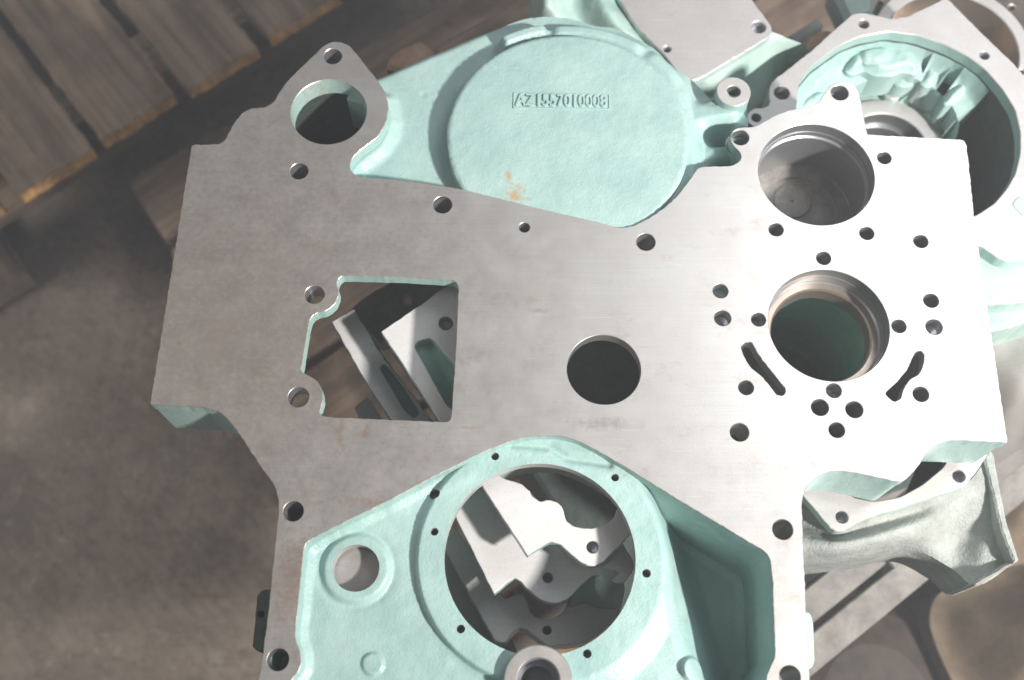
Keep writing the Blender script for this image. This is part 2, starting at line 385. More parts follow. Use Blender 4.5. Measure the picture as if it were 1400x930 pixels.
rust_disc = [(P2(704, 264), 0.012, 0.012, 0.75), (P2(696, 240), 0.004, 0.014, 0.6)]
M_TEAL = teal_paint('teal_paint', rust=rust_disc)
M_TEAL2 = teal_paint('teal_paint_dusty', (0.30, 0.44, 0.40), (0.42, 0.54, 0.50), dirt=0.6)
M_TEALR = teal_paint('teal_paint_bore', rust=[(P2(440, 130), 0.022, 0.02, 0.7)])
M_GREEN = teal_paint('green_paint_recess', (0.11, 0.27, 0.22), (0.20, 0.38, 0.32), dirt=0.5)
brn = (0.46, 0.26, 0.15); gry = (0.38, 0.36, 0.35)
st = [(P2(465, 590), 0.004, 0.02, 0.45, brn), (P2(500, 590), 0.005, 0.006, 0.6, brn), (P2(500, 685), 0.03, 0.006, 0.35, brn), (P2(645, 585), 0.014, 0.002, 0.4, brn),
      (P2(245, 470), 0.005, 0.004, 0.7, brn), (P2(330, 270), 0.012, 0.01, 0.25, brn), (P2(458, 270), 0.006, 0.01, 0.35, brn),
      (P2(270, 260), 0.012, 0.012, 0.6, (0.66, 0.66, 0.68)), (P2(305, 275), 0.014, 0.01, 0.6, (0.66, 0.66, 0.68)), (P2(305, 355), 0.01, 0.012, 0.4, (0.66, 0.66, 0.68)),
      (P2(825, 580), 0.035, 0.006, 0.7, gry), (P2(735, 425), 0.012, 0.003, 0.6, gry), (P2(1270, 370), 0.02, 0.003, 0.5, gry), (P2(400, 800), 0.02, 0.05, 0.45, brn),
      (P2(300, 450), 0.22, 0.26, 0.6, (0.50, 0.40, 0.32))]
M_FACE = machined('milled_face', base=(0.66, 0.635, 0.61), rust=0.42, stains=st, metal=0.85, rough=(0.36, 0.46))
M_FACE4 = machined('milled_face_lit', base=(0.66, 0.65, 0.65), rust=0.12, metal=0.12, dirt=0.6, lines=(60, 300, 1))  # paler base puts light into the colour of the castings underneath
M_FACE2 = machined('milled_face_pale', base=(0.50, 0.485, 0.48), rust=0.14, metal=0.4, dirt=0.7, lines=(40, 400, 1))
M_FACE3 = machined('milled_face_dull', base=(0.40, 0.385, 0.37), rust=0.28, metal=0.35, dirt=0.8, lines=(60, 300, 1))
M_BORE = machined('turned_bore', base=(0.42, 0.43, 0.45), metal=0.8, rough=(0.3, 0.42), lines=(2, 2, 1600))
M_LEDGE = machined('turned_ledge', base=(0.50, 0.42, 0.36), metal=0.8, rough=(0.28, 0.4), rust=0.3)
M_DARKBORE = machined('drilled_hole_wall', base=(0.36, 0.37, 0.40), metal=0.45, rough=(0.3, 0.45), lines=(2, 2, 1500))
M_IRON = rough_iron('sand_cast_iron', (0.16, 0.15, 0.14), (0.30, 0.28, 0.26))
M_IRONL = rough_iron('sand_cast_iron_pale', (0.23, 0.24, 0.225), (0.35, 0.37, 0.35), 0.8, 0.0, 1.0)
M_RUST = rough_iron('rusty_iron', (0.20, 0.11, 0.07), (0.36, 0.24, 0.17))
M_DKGREEN = rough_iron('dark_green_iron_and_shade', (0.03, 0.05, 0.045), (0.07, 0.09, 0.08))  # bracket's own colour; stands in for shade in deep openings
M_CONC = concrete('dusty_concrete')
M_CARD = rough_iron('brown_paper', (0.12, 0.085, 0.055), (0.19, 0.14, 0.095), 0.75, 0.0, 0.3)
M_SHADEBRN = rough_iron('shade_brown', (0.035, 0.026, 0.02), (0.075, 0.056, 0.042), 0.7, 0.0, 0.3)  # dark brown standing in for floor shade; also colours the iron cap
M_STEEL = rough_iron('grey_rail_steel', (0.15, 0.14, 0.13), (0.25, 0.235, 0.22), 0.55, 0.3, 0.4)

# ------------------------------------------------------------------ floor
ZF = -0.70
mb = MB(); v = []; f = []; n = 60
for i in range(n + 1):
    for j in range(n + 1):
        x = -2.5 + 5 * i / n; y = -1.6 + 5 * j / n
        v.append((x, y, ZF))
va = np.array(v); va[:, 2] += 0.006 * vnoise(va[:, 0], va[:, 1], 3) + 0.004 * vnoise(va[:, 0], va[:, 1], 9, 2)
for i in range(n):
    for j in range(n): a = i * (n + 1) + j; f.append((a, a + n + 1, a + n + 2, a + 1))
mb.add(va, f, 0, True); fl = mb.build('floor', M_CONC); fl['kind'] = 'structure'

# ------------------------------------------------------------------ pallets
def dirs(a, b, z):
    a = Vector(P2(*a, z)); b = Vector(P2(*b, z)); e = (b - a).normalized(); return a, e, Vector((-e.y, e.x))
ZP = -0.42
A0, e1, e2 = dirs((22, 265), (446, 4), ZP)
GA = math.atan2(e2.y, e2.x)
M_WOOD = wood('weathered_board', (0.115, 0.080, 0.054), (0.18, 0.128, 0.09), GA)
M_WOODX = wood('weathered_cross_board', (0.17, 0.115, 0.08), (0.25, 0.18, 0.13), GA + math.pi / 2)
M_BLOCK = wood('pale_pallet_block', (0.42, 0.35, 0.26), (0.55, 0.47, 0.36), GA + math.pi / 2)
M_END = wood('orange_end_grain', (0.62, 0.33, 0.12), (0.78, 0.45, 0.19), GA)
pal = thing('wooden_pallet', 'empty weathered wooden pallet with orange sawn board ends, upper left', 'pallet', (A0.x, A0.y, ZP - 0.14))
def along(px, py): return (Vector(P2(px, py, ZP)) - A0).dot(e1)
edges = [(-0.135, along(6, 276) - 0.004), (0.0, along(130, 207)), (along(138, 193), along(240, 131)), (along(252, 117), along(350, 62)), (along(362, 45), along(462, -10)), (along(474, -20), along(575, -75))]
for k, (s0, s1) in enumerate(edges):
    L = 1.0; q0 = random.uniform(-0.004, 0.004); mid = A0 + e1 * (s0 + s1) / 2
    a = mid + e2 * q0; 
    mb = MB(); wd = s1 - s0
    loop = [a - e1 * wd / 2, a + e1 * wd / 2, a + e1 * wd / 2 + e2 * L, a - e1 * wd / 2 + e2 * L]
    lp = resample(rnd([(p.x, p.y) for p in loop], .004), 0.008); lp = jitter(lp, 0.0007)
    prism(mb, lp, [], ZP, ZP - 0.020, ch=0.0012, m_top=0, m_out=1, smooth=False); o = mb.build('deck_board', [M_WOOD, M_END], pal)
    for pf in o.data.polygons:
        if abs(pf.normal.x * e1.x + pf.normal.y * e1.y) > .6: pf.material_index = 0
for q, (off, wd, mat) in enumerate(((0.075, 0.055, M_BLOCK), (0.50, 0.09, M_WOODX), (0.93, 0.09, M_WOODX))):
    mb = MB(); c = A0 + e1 * 0.28 + e2 * (off + wd / 2); box(mb, c, e1, None, 0.86, wd, ZP - 0.0205, ZP - 0.044); mb.build('stringer', mat, pal)
    for s in (-0.10, 0.28, 0.66):
        mb = MB(); c = A0 + e1 * s + e2 * (off + wd / 2 + 0.02); box(mb, c, e1, None, 0.12, 0.085, ZP - 0.0445, ZP - 0.12); mb.build('pallet_block', M_WOODX, pal)
    mb = MB(); c = A0 + e1 * 0.28 + e2 * (off + wd / 2 + 0.02); box(mb, c, e1, None, 0.86, 0.10, ZP - 0.1205, ZP - 0.14); mb.build('bottom_board', M_WOODX, pal)
# lower pallet that carries the castings
ZL = -0.56
B0, g1, g2 = dirs((172, 246), (400, 120), ZL)
g2 = -g2    # towards the viewer, lower right
pl2 = thing('wooden_pallet', 'low wooden pallet under the castings, its board corner showing beside the big plate', 'pallet', (B0.x, B0.y, ZL - 0.14))
off = 0.0
for k in range(6):
    wd = 0.118 + random.uniform(-.004, .004)
    a = B0 + g2 * off; st0 = random.uniform(-.006, .006)
    q = [a + g1 * st0, a + g1 * 1.15, a + g1 * 1.15 + g2 * wd, a + g1 * st0 + g2 * wd]
    lp = jitter(resample(rnd([(p.x, p.y) for p in q], 0.012), 0.012), 0.0005)
    mb = MB(); prism(mb, lp, [], ZL, ZL - 0.022, ch=0.002, m_top=0, m_out=0, smooth=False); mb.build('deck_board', M_WOODX, pl2)
    off += wd + 0.012
for s in (0.08, 0.58, 1.06):
    c = B0 + g1 * s + g2 * off / 2; mb = MB(); box(mb, c, g1, None, 0.09, off, ZL - 0.0225, ZL - 0.14); mb.build('stringer', M_WOOD, pl2)
# pallet board lying at the far left
mb = MB(); Z = ZF + 0.05
lp = jitter(resample([P2(a, b, Z) for a, b in ((-160, 150), (-60, 230), (34, 372), (-60, 425), (-250, 300))], 0.012), 0.0006)
prism(mb, lp, [], Z, Z - 0.045, ch=0.003, m_top=0, m_out=1, smooth=False)
tag(mb.build('wooden_board', [M_WOOD, M_BLOCK]), 'dark loose board with a pale edge on the floor at the left picture edge', 'board')  # sides take a paler wood than the top

# ------------------------------------------------------------------ main casting
root = thing('gear_housing', 'large teal housing with grey milled face, many holes and round cover, topmost of the stack', 'machine part', (0.02, 0.33, -0.062))
OUT = [(262, 198, .0015), (300, 197), (308, 191), (317, 173), (328, 157), (340, 149), (350, 147), (363, 147), (374, 140), (381, 127), (395, 108), (443, 62), (453, 57), (467, 57), (478, 63), (485, 70), (513, 106), (525, 123), (530, 137), (531, 151), (527, 170), (517, 187), (500, 200), (484, 213), (478, 224), (480, 235), (490, 242), (550, 247), (590, 252), (633, 259), (697, 275), (733, 284), (817, 304), (850, 312), (867, 309), (890, 297), (912, 281), (927, 267), (943, 246), (955, 228), (1000, 227), (1011, 222), (1014, 213), (1010, 206), (1001, 198), (998, 187), (1002, 178), (1012, 174), (1030, 174), (1043, 168), (1055, 160), (1075, 152), (1113, 144), (1122, 137), (1128, 125), (1137, 115), (1150, 111), (1165, 114), (1174, 124), (1178, 143), (1182, 167), (1186, 184, .001), (1263, 188), (1318, 191), (1322, 199), (1333, 305), (1355, 452), (1378, 605, .001), (1327, 603), (1297, 602), (1280, 607), (1268, 618), (1257, 635), (1243, 653), (1230, 660), (1200, 653), (1160, 645), (1137, 644), (1118, 650), (1103, 663), (1096, 687), (1100, 787), (1103, 850), (1107, 930), (1114, 1040), (1118, 1130), (1060, 1170), (760, 1185), (420, 1165), (345, 1120), (348, 1000), (353, 930), (358, 907), (367, 833), (372, 787), (377, 733), (381, 700), (381, 683), (375, 663), (363, 647), (343, 618), (328, 595), (315, 577), (300, 563), (277, 557), (240, 556), (205, 553, .001)]
REC = [(415, 753), (418, 743), (427, 737), (483, 708), (537, 682), (583, 657), (607, 645), (662, 618), (700, 603), (722, 598), (745, 596), (768, 597), (792, 604), (823, 620), (860, 642), (933, 687), (1000, 727), (1023, 741), (1044, 753), (1053, 763), (1056, 790), (1059, 870), (1060, 898), (1053, 912), (1046, 930), (1050, 948), (1060, 965), (1064, 1040), (1050, 1085), (980, 1105), (760, 1110), (480, 1095), (405, 1075), (398, 1040), (402, 975), (397, 950), (398, 930), (407, 920), (412, 908), (411, 890), (404, 877), (405, 853), (410, 807)]
WIN = [(462, 382), (468, 377), (550, 379), (618, 383), (625, 386), (627, 394), (623, 477), (617, 570), (613, 577), (537, 574), (447, 570), (437, 567), (438, 560), (442, 547), (440, 532), (435, 522), (427, 516), (411, 508), (413, 500), (422, 443), (425, 434), (433, 428), (447, 425), (457, 417), (463, 405), (463, 396), (460, 390)]
SL1 = [(1012, 474), (1020, 467), (1028, 468), (1037, 485), (1050, 502), (1075, 533), (1071, 541), (1062, 540), (1050, 524), (1040, 513), (1026, 502), (1019, 490)]
SL2 = [(1252, 481), (1258, 479), (1264, 484), (1263, 498), (1257, 511), (1244, 519), (1236, 529), (1231, 546), (1222, 550), (1209, 538), (1226, 523), (1240, 507), (1247, 490)]
out = jitter(resample(rnd(pts(OUT), 0.0035), 0.0016), 0.00012)
rec = jitter(resample(rnd(pts(REC), 0.0035), 0.0016), 0.00008)
win = jitter(resample(rnd(pts(WIN), 0.003), 0.0016), 0.00008)
sl1 = jitter(resample(rnd(pts(SL1), 0.003), 0.001), 0.0001); sl2 = jitter(resample(rnd(pts(SL2), 0.003), 0.001), 0.0001)
# (x, y, diameter px, depth m, open?, kind)
HO = [(455, 77, 25, .014, 1), (409, 234, 25, .03, 0), (605, 280, 26, .03, 0), (717, 311, 15, .0185, 0), (883, 331, 26, .028, 2), (430, 403, 27, .02, 1), (408, 543, 29, .016, 1), (401, 699, 28, .04, 0),
      (380, 902, 30, .04, 0), (1070, 724, 28, .05, 2), (1080, 925, 29, .05, 2), (1148, 127, 24, .02, 0), (1209, 216, 19, .03, 0), (1012, 188, 24, .03, 0), (1061, 314, 20, .03, 2), (1185, 319, 20, .03, 0), (1259, 330, 20, .03, 0),
      (1126, 353, 20, .014, 3), (1273, 411, 21, .03, 0), (1277, 447, 23, .008, 3), (1229, 446, 20, .012, 3), (985, 398, 21, .012, 4), (988, 435, 23, .008, 3), (1037, 437, 20, .012, 3), (1020, 530, 21, .03, 2),
      (1011, 591, 26, .03, 2), (1140, 534, 21, .012, 3), (1121, 557, 24, .04, 0), (1168, 560, 24, .04, 0), (1144, 588, 22, .04, 0), (1259, 539, 22, .03, 0)]
holes = []; mh = []
for (x, y, d, dep, k) in HO: holes.append(circ(P2(x, y), rw(d / 2, y), 36)); mh.append(2)
CB = P2(1133, 443.5); RB = rw(82.5, 443.5); CT = P2(1116, 237.5); RT = rw(79, 237.5); CL = P2(449.5, 152.5); RL = rw(51.8, 152.5); CC = P2(825.5, 505); RC = rw(50.5, 505)
holes += [circ(CB, RB, 96), circ(CT, RT, 96), circ(CL, RL, 72), circ(CC, RC, 72), win, sl1, sl2, rec]; mh += [2, 2, 3, 2, 1, 2, 2, 1]
TH = 0.011
mb = MB(); prism(mb, out, holes, 0.0, -TH, ch=0.0004, m_top=0, m_out=1, m_hole=mh)
mb.build('face_plate', [M_FACE, M_TEAL, M_BORE, M_TEALR], root)
# side walls of the casting
mb = MB(); wallring(mb, offset(ccw(clean(rnd(pts(OUT), 0.0035), 4e-4)), -0.0008), 0.003, -TH - 0.0002, -0.060); mb.build('side_wall', [M_TEAL], root)
mb = MB(); wallring(mb, offset(ccw(clean(rnd(pts(REC), 0.0035), 4e-4)), 0.0036), 0.0031, -TH - 0.0002, -0.105); mb.build('inner_wall', [M_TEAL], root)
# drilled holes
for (x, y, d, dep, k) in HO:
    c = P2(x, y); r = rw(d / 2, y); z0 = -TH - 0.0001; mb = MB()
    if k == 3:   # countersunk plug with a shallow lit bottom
        lathe(mb, c, [(r + .002, z0), (r, z0), (r * 0.99, -dep - .004), (r * 0.55, -dep - .0065), (0.0001, -dep - .0068)], 32)
    else:
        prof = [(r + .003, z0), (r * 1.0, z0), (r, -dep)]
        if k in (0, 4): prof += [(0.0001, -dep - r * 0.5)]
        else: prof += [(r + .003, -dep)]
        lathe(mb, c, prof, 32)
    mb.build('drilled_hole', [M_TEAL if k == 4 else (M_BORE if k == 3 else M_DARKBORE)], root)
# stepped bore
mb = MB()
lathe(mb, CB, [(RB + .004, -TH - .0001), (RB - .0005, -TH - .0001), (RB - .0005, -0.020), (RB * .955, -0.0215)], 128, 0)
mb.build('bearing_bore', [M_BORE], root)
mb = MB(); lathe(mb, CB, [(RB * .955, -0.0217), (RB * .865, -0.0217), (RB * .84, -0.0235), (RB * .83, -0.036), (RB * .87, -0.037)], 128, 0); mb.build('bore_ledge', [M_LEDGE], root)
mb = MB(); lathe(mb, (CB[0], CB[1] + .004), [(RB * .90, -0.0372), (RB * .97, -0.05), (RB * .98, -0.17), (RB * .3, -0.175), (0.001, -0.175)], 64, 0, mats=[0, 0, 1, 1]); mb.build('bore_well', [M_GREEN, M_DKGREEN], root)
# closed upper bore
mb = MB()
lathe(mb, CT, [(RT + .004, -TH - .0001), (RT - .0006, -TH - .0001), (RT - .0006, -0.016), (RT - .0022, -0.017), (RT - .0022, -0.020), (RT - .001, -0.021), (RT - .001, -0.059), (RT * .97, -0.0615)], 128, 0)
mb.build('closed_bore', [M_BORE], root)
mb = MB(); lathe(mb, CT, [(RT * .97, -0.0616), (RT * .72, -0.062), (RT * .71, -0.0635), (RT * .30, -0.064), (0.001, -0.064)], 96, 0); mb.build('bore_floor', [M_IRON], root)
cb = P2(1083, 276, -0.063); mb = MB(); lathe(mb, cb, [(0.0155, -0.0638), (0.0150, -0.0618), (0.012, -0.0615), (0.001, -0.0620)], 40); mb.build('floor_boss', [M_IRON], root)
# left bore and centre hole sleeves
mb = MB(); lathe(mb, CL, [(RL + .004, -TH - .0001), (RL, -TH - .0001), (RL, -0.019), (RL + .004, -0.019)], 72); mb.build('bore_sleeve', [M_TEALR], root)
mb = MB(); lathe(mb, CL, [(RL + .004, -0.0192), (RL + .006, -0.04), (RL + .004, -0.10), (0.001, -0.105)], 60); mb.build('bore_shade_cup', [M_DKGREEN], root)  # dark closed cup added to deepen the shade in the bore
mb = MB(); prism(mb, circ(P2(487, 777, -.024), .026, 40), [], -.0245, -.032, ch=.001, m_top=0, m_out=0); mb.build('floor_standin', [M_FACE3], root)  # pale slab added in place of lit floor below the boss hole

# ---- lower recessed web with the flange ring
RZ = -0.008
CR = P2(738, 761.5, RZ); RR = rw(131, 761.5, RZ); RO = rw(166, 761.5, RZ)
CBO = P2(487, 777, -0.012); CS1 = P2(510, 908, -0.014); CS2 = P2(948, 916, -0.02); CLG = P2(736, 930, 0)
xa = P2(895, 800, -0.02)[0]; xb = P2(985, 800, -0.05)[0]
G1 = (P2(700, 607, RZ), P2(752, 611, RZ), P2(776, 626, RZ), P2(832, 634, RZ))
def h_web(X, Y):
    z = np.full(len(X), -0.0145)
    z = z - 0.085 * sst(xa, xb, X + 0.25 * (Y - P2(900, 800)[1]))
    d = np.hypot(X - CR[0], Y - CR[1])
    rt = sst(-0.3, 0.6, (X - CR[0]) / RO)      # ring edge: crisp on the left, wide fillet on the right
    ring = 1 - sst(0, 1, (d - RO) / (0.0028 + 0.016 * rt))
    z = z + (RZ - z) * ring
    z = z + 0.0009 * np.exp(-((d - RO + 0.003) / 0.0022) ** 2) * rt
    d = np.hypot(X - CBO[0], Y - CBO[1]); z = z + 0.0034 * (1 - sst(0, 1, (d - rw(42, 777)) / 0.0055)) - 0.0009 * np.exp(-((d - rw(52, 777)) / 0.003) ** 2)
    d = np.hypot(X - CS1[0], Y - CS1[1]); z = z + 0.0022 * (1 - sst(0, 1, (d - rw(13, 910)) / 0.002))
    d = np.hypot(X - CS2[0], Y - CS2[1]); z = z + 0.006 * (1 - sst(0, 1, (d - rw(15, 910)) / 0.003))
    d = polyd(X, Y, rec[::3]); z = z + 0.0035 * (1 - sst(0, 0.007, d)) * (1 - ring)
    # relief above the ring
    for a, b in zip(G1[:-1], G1[1:]):
        dd, _ = segd(X, Y, a, b); z = np.minimum(z, RZ - 0.0030 * np.exp(-(dd / 0.0030) ** 2) + 0.004 * (1 - ring))
    for a, b in ((P2(640, 650, RZ), P2(540, 692, RZ)),):
        dd, _ = segd(X, Y, a, b); z = z + 0.0012 * np.exp(-(dd / 0.006) ** 2)
    z = z + 0.0006 * vnoise(X, Y, 60, 1) + 0.0003 * vnoise(X, Y, 190, 2)
    return z
fh = [circ(CR, RR, 110), circ(CBO, rw(32, 777, -.012), 48), circ(CLG, rw(29, 930) + .001, 40)]
small = [(677, 624, 11), (841, 653, 11), (884, 784, 12), (803, 894, 12), (630, 860, 12), (594, 727, 11), (594, 674, 15)]
for x, y, d in small: fh.append(circ(P2(x, y, RZ), rw(d / 2, y, RZ), 18))
mb = MB(); field(mb, offset(ccw(rec), 0.0006), fh, h_web, 0.0012, skirt=0.006, m=0, m_hole=1, hole_depth=0.009)
mb.build('recessed_web', [M_TEAL, M_FACE2], root)
for x, y, d in small:
    c = P2(x, y, RZ); r = rw(d / 2, y, RZ); mb = MB(); lathe(mb, c, [(r + .001, RZ - .0088), (r * .98, RZ - .0088), (r * .98, RZ - .02), (0.0001, RZ - .021)], 20); mb.build('screw_hole', [M_DARKBORE], root)
lr = rw(47, 930); li = rw(29, 930)
mb = MB(); prism(mb, circ(CLG, lr, 64), [circ(CLG, li, 48)], -0.0005, -0.024, ch=0.0008, m_top=0, m_out=1, m_hole=[2])
mb.build('lower_lug', [M_FACE, M_TEAL, M_DARKBORE], root)
mb = MB(); lathe(mb, CLG, [(li + .002, -.0242), (li * .8, -.0242), (li * .8, -.05), (0.0001, -.05)], 40); mb.build('lug_hole', [M_DARKBORE], root)
# small cast pad showing right of the arm
mb = MB(); pz = -0.018
prism(mb, rnd([P2(a, b, pz) for a, b in ((1090, 838), (1107, 836), (1112, 850), (1114, 905), (1109, 915), (1090, 915))], .003), [], pz, -0.05, ch=0.001, m_top=0, m_out=0); mb.build('side_pad', [M_TEAL2], root)

# ---- upper cast body with the round cover
ZD = -0.0022
CD = P2(777, 184, ZD); RD = rw(166, 184, ZD)
UP = [(470, 130), (513, 101), (526, 93), (587, 67), (630, 48), (669, 37), (695, 28), (719, 20), (745, 17), (775, 19), (799, 27), (820, 33), (838, 33), (854, 40), (870, 50), (890, 62), (905, 75), (912, 90), (932, 99), (960, 104), (984, 108), (1010, 100), (1032, 118), (1028, 145), (1022, 160), (1022, 190), (1030, 225), (1000, 262), (950, 262), (915, 300), (880, 325), (850, 335), (730, 305), (633, 280), (550, 268), (470, 262), (450, 235), (490, 215), (515, 180), (500, 140)]
up = rnd(pts(UP, -0.014), 0.004)
up = [P2(a[0], a[1], -0.014) for a in UP]; up = rnd(up, 0.004)
LG1 = P2(1003, 125, 0); LG2 = P2(1012, 188, 0)
def h_up(X, Y):
    ang = np.arctan2(Y - CD[1], X - CD[0]); d = np.hypot(X - CD[0], Y - CD[1])
    right = sst(-0.2, 0.8, np.cos(ang))
    z = -0.0195 + 0.010 * right * (1 - sst(RD + 0.004, RD + 0.035, d)) - 0.0 * d
    # fall-away towards the lugs
    xf = P2(955, 150, -0.02)[0]; z = z - 0.034 * sst(xf - 0.012, xf + 0.030, X)
    # ribs that reach the lugs
    for (a, b, r, top) in ((P2(925, 155, -.012), P2(1000, 148, -.006), 0.011, -0.007), (P2(985, 140, -.01), P2(1006, 128, -.008), 0.013, -0.004), (P2(960, 205, -.012), P2(1010, 195, -.006), 0.010, -0.016), (P2(1008, 150, -.01), P2(1020, 165, -.01), 0.01, -0.012)):
        dd, t = segd(X, Y, a, b); kk = 1 - sst(r * 0.35, r * 1.7, dd); tz = top - 0.006 * (1 - t); z = np.maximum(z, z + (tz - z) * kk)
    # rim round the top of the cover, with a gap
    deg = np.degrees(ang)
    seg = sst(28, 36, deg) * (1 - sst(118, 122, deg))
    gap = (1 - np.exp(-((deg - 52) / 3.0) ** 2)) * (1 - 0.45 * np.exp(-((deg - 97) / 2.2) ** 2))
    rim = sst(RD + 0.0035, RD + 0.006, d) * (1 - sst(RD + 0.0125, RD + 0.019, d)) * seg * gap
    hgt = np.where(deg > 99, -0.0045, -0.0085)
    z = z + (hgt - z) * rim
    # rounded outer shoulder (upper left edge)
    a = P2(505, 104, -.02); b = P2(680, 30, -.02); dd, _ = segd(X, Y, a, b); z = z - 0.007 * (1 - sst(0, 0.012, dd)) ** 2
    # fillet along the milled plate edge
    dp = polyd(X, Y, OUTUP); z = z + 0.0065 * (1 - sst(0.0, 0.013, dp)) ** 1.6 * (1 - sst(P2(800, 200)[0], P2(860, 200)[0], X)) * sst(RD, RD + 0.012, d)
    z = z + 0.0008 * vnoise(X, Y, 45, 5) + 0.00035 * vnoise(X, Y, 160, 6)
    # pit
    z = z - 0.0012 * np.exp(-(np.hypot(X - P2(578, 128, -.018)[0], Y - P2(578, 128, -.018)[1]) / 0.0018) ** 2)
    return z
OUTUP = [P2(a, b, 0) for a, b in ((525, 123), (531, 151), (527, 170), (517, 187), (500, 200), (484, 213), (478, 224), (480, 235), (490, 242), (550, 247), (590, 252), (633, 259))]
OUTUP = OUTUP + OUTUP[::-1][1:-1]
mb = MB(); field(mb, up, [circ(P2(1004, 124, -.006), rw(9.5, 124), 24)], h_up, 0.0018, skirt=0.04, m=0); mb.build('cast_body', [M_TEAL], root)
# cover: slightly domed rough disc with a rolled edge
def h_disc(X, Y):
    d = np.hypot(X - CD[0], Y - CD[1])
    return ZD - 0.0022 * np.clip((d - (RD - 0.0022)) / 0.0022, 0, 1) ** 2 - 0.0004 + 0.0005 * vnoise(X, Y, 28, 9) + 0.0003 * vnoise(X, Y, 150, 4)
mb = MB(); field(mb, [(x + 0.0009 * vnoise(np.array([x]), np.array([y]), 40, 3)[0], y) for x, y in circ(CD, RD, 220)], [circ(P2(717, 311), rw(7.5, 311) + .0012, 20)], h_disc, 0.0022, skirt=0.024, m=0); cover = mb.build('round_cover', [M_TEAL], root)
# lugs
for (c, py, rp, hp, nm) in ((LG1, 124, 23.5, 9.2, 'lug'),):
    mb = MB(); prism(mb, circ(c, rw(rp, py), 48), [circ(c, rw(hp, py), 32)], 0.0, -0.045, ch=0.0006, m_top=0, m_out=1, m_hole=[2]); mb.build(nm, [M_FACE2, M_TEAL, M_BORE], root)
mb = MB(); lathe(mb, LG1, [(0.006, -.045), (0.0001, -.045)], 20); mb.build('lug_hole', [M_DARKBORE], root)

# lettering on the cover
pa = Vector(P2(703, 137.5, ZD)); pb = Vector(P2(832, 139.5, ZD)); LW = (pb - pa).length; ld = (pb - pa).normalized()
sh = rw(1, 138, ZD) * 22 / 0.87
zt = ZD - 0.0004
mb = MB(); nrm = Vector((-ld.y, ld.x)); q = [pa - nrm * sh / 2 - ld * .001, pb - nrm * sh / 2 + ld * .001, pb + nrm * sh / 2 + ld * .001, pa + nrm * sh / 2 - ld * .001]
ql = rnd([(p.x, p.y) for p in q], .001); qi = offset(ccw(ql), -0.0011)
prism(mb, ql, [qi], zt + 0.0008, zt - 0.001, ch=0.0004, m_top=0, m_out=0); mb.build('number_frame', [M_TEAL], cover)
cu = bpy.data.curves.new('part_number', 'FONT'); cu.body = 'AZ1557010008'; cu.align_x = 'CENTER'; cu.align_y = 'CENTER'; cu.size = 0.0118; cu.extrude = 0.0007; cu.bevel_depth = 0.00015; cu.offset = 0.00005; cu.space_character = 1.0
to = bpy.data.objects.new('tmp', cu); S.collection.objects.link(to); bpy.context.view_layer.update()
tw = to.dimensions.x; me = bpy.data.meshes.new_from_object(to.evaluated_get(bpy.context.evaluated_depsgraph_get())); bpy.data.objects.remove(to)
me.materials.clear(); me.materials.append(M_TEAL)
lt = bpy.data.objects.new('part_number', me); S.collection.objects.link(lt); lt.parent = cover
c = (pa + pb) / 2; pl = parent_loc(root)
lt.location = (c.x - pl.x, c.y - pl.y, zt + 0.0004 - pl.z); lt.rotation_euler = (0, 0, math.atan2(ld.y, ld.x)); lt.scale = (LW * 0.97 / tw, sh * 0.78 / 0.0086, 1)

# ------------------------------------------------------------------ castings underneath
def slab(name, parent, px, z, th, hol=(), mats=None, r=0.004, loops=(), jit=0.00015, ch=0.0006, m_hole=None):
    lp = jitter(resample(rnd([P2(a[0], a[1], z) + tuple(a[2:]) for a in px], r), 0.003), jit)
    hs = [circ(P2(x, y, z), rw(d / 2, y, z), 28) for x, y, d in hol] + [resample(rnd([P2(a[0], a[1], z) for a in l], r), 0.003) for l in loops]
    mb = MB(); prism(mb, lp, hs, z, z - th, ch=ch, m_top=0, m_out=1, m_hole=m_hole or ([2] * len(hol) + [1] * len(loops)))
    return mb.build(name, mats or [M_FACE2, M_TEAL2, M_DARKBORE], parent)
def plugs(parent, z, hol, d2=0.02):
    for x, y, d in hol:
        c = P2(x, y, z); r = rw(d / 2, y, z); mb = MB(); lathe(mb, c, [(r * 1.1, z - d2), (0.0001, z - d2 - .002)], 20); mb.build('hole_bottom', [M_DARKBORE], parent)

# three stacked identical castings seen through the openings
Z1 = -0.033
g = thing('gear_housing', 'bright milled casting with wavy edge, topmost in the big round opening', 'machine part', P2(700, 700, Z1 - .05) + (Z1 - .05,), 'castings stacked under the big plate')
O1 = [(521, 453, .001), (580, 413), (600, 398), (660, 360), (700, 400), (690, 470), (668, 520), (672, 600), (679, 648), (690, 655), (710, 660), (722, 669), (728, 679), (738, 686), (748, 683), (762, 686), (771, 697), (772, 710), (783, 720), (803, 723), (827, 719), (839, 709), (846, 690), (875, 690), (870, 720), (855, 738), (824, 769), (812, 775), (796, 771), (764, 743), (752, 740), (721, 760, .001)]
PK = [(566, 474), (572, 466), (589, 462), (597, 470), (607, 482), (622, 498), (648, 540), (630, 566), (612, 556)]
slab('milled_frame', g, O1, Z1, 0.010, [(610, 442, 20), (810, 748, 17)], [M_FACE4, M_TEAL2, M_DARKBORE], loops=[PK])
slab('pocket_floor', g, [(556, 474), (572, 456), (597, 456), (655, 530), (640, 580), (610, 565)], Z1 - 0.0101, 0.02, (), [M_GREEN, M_GREEN])
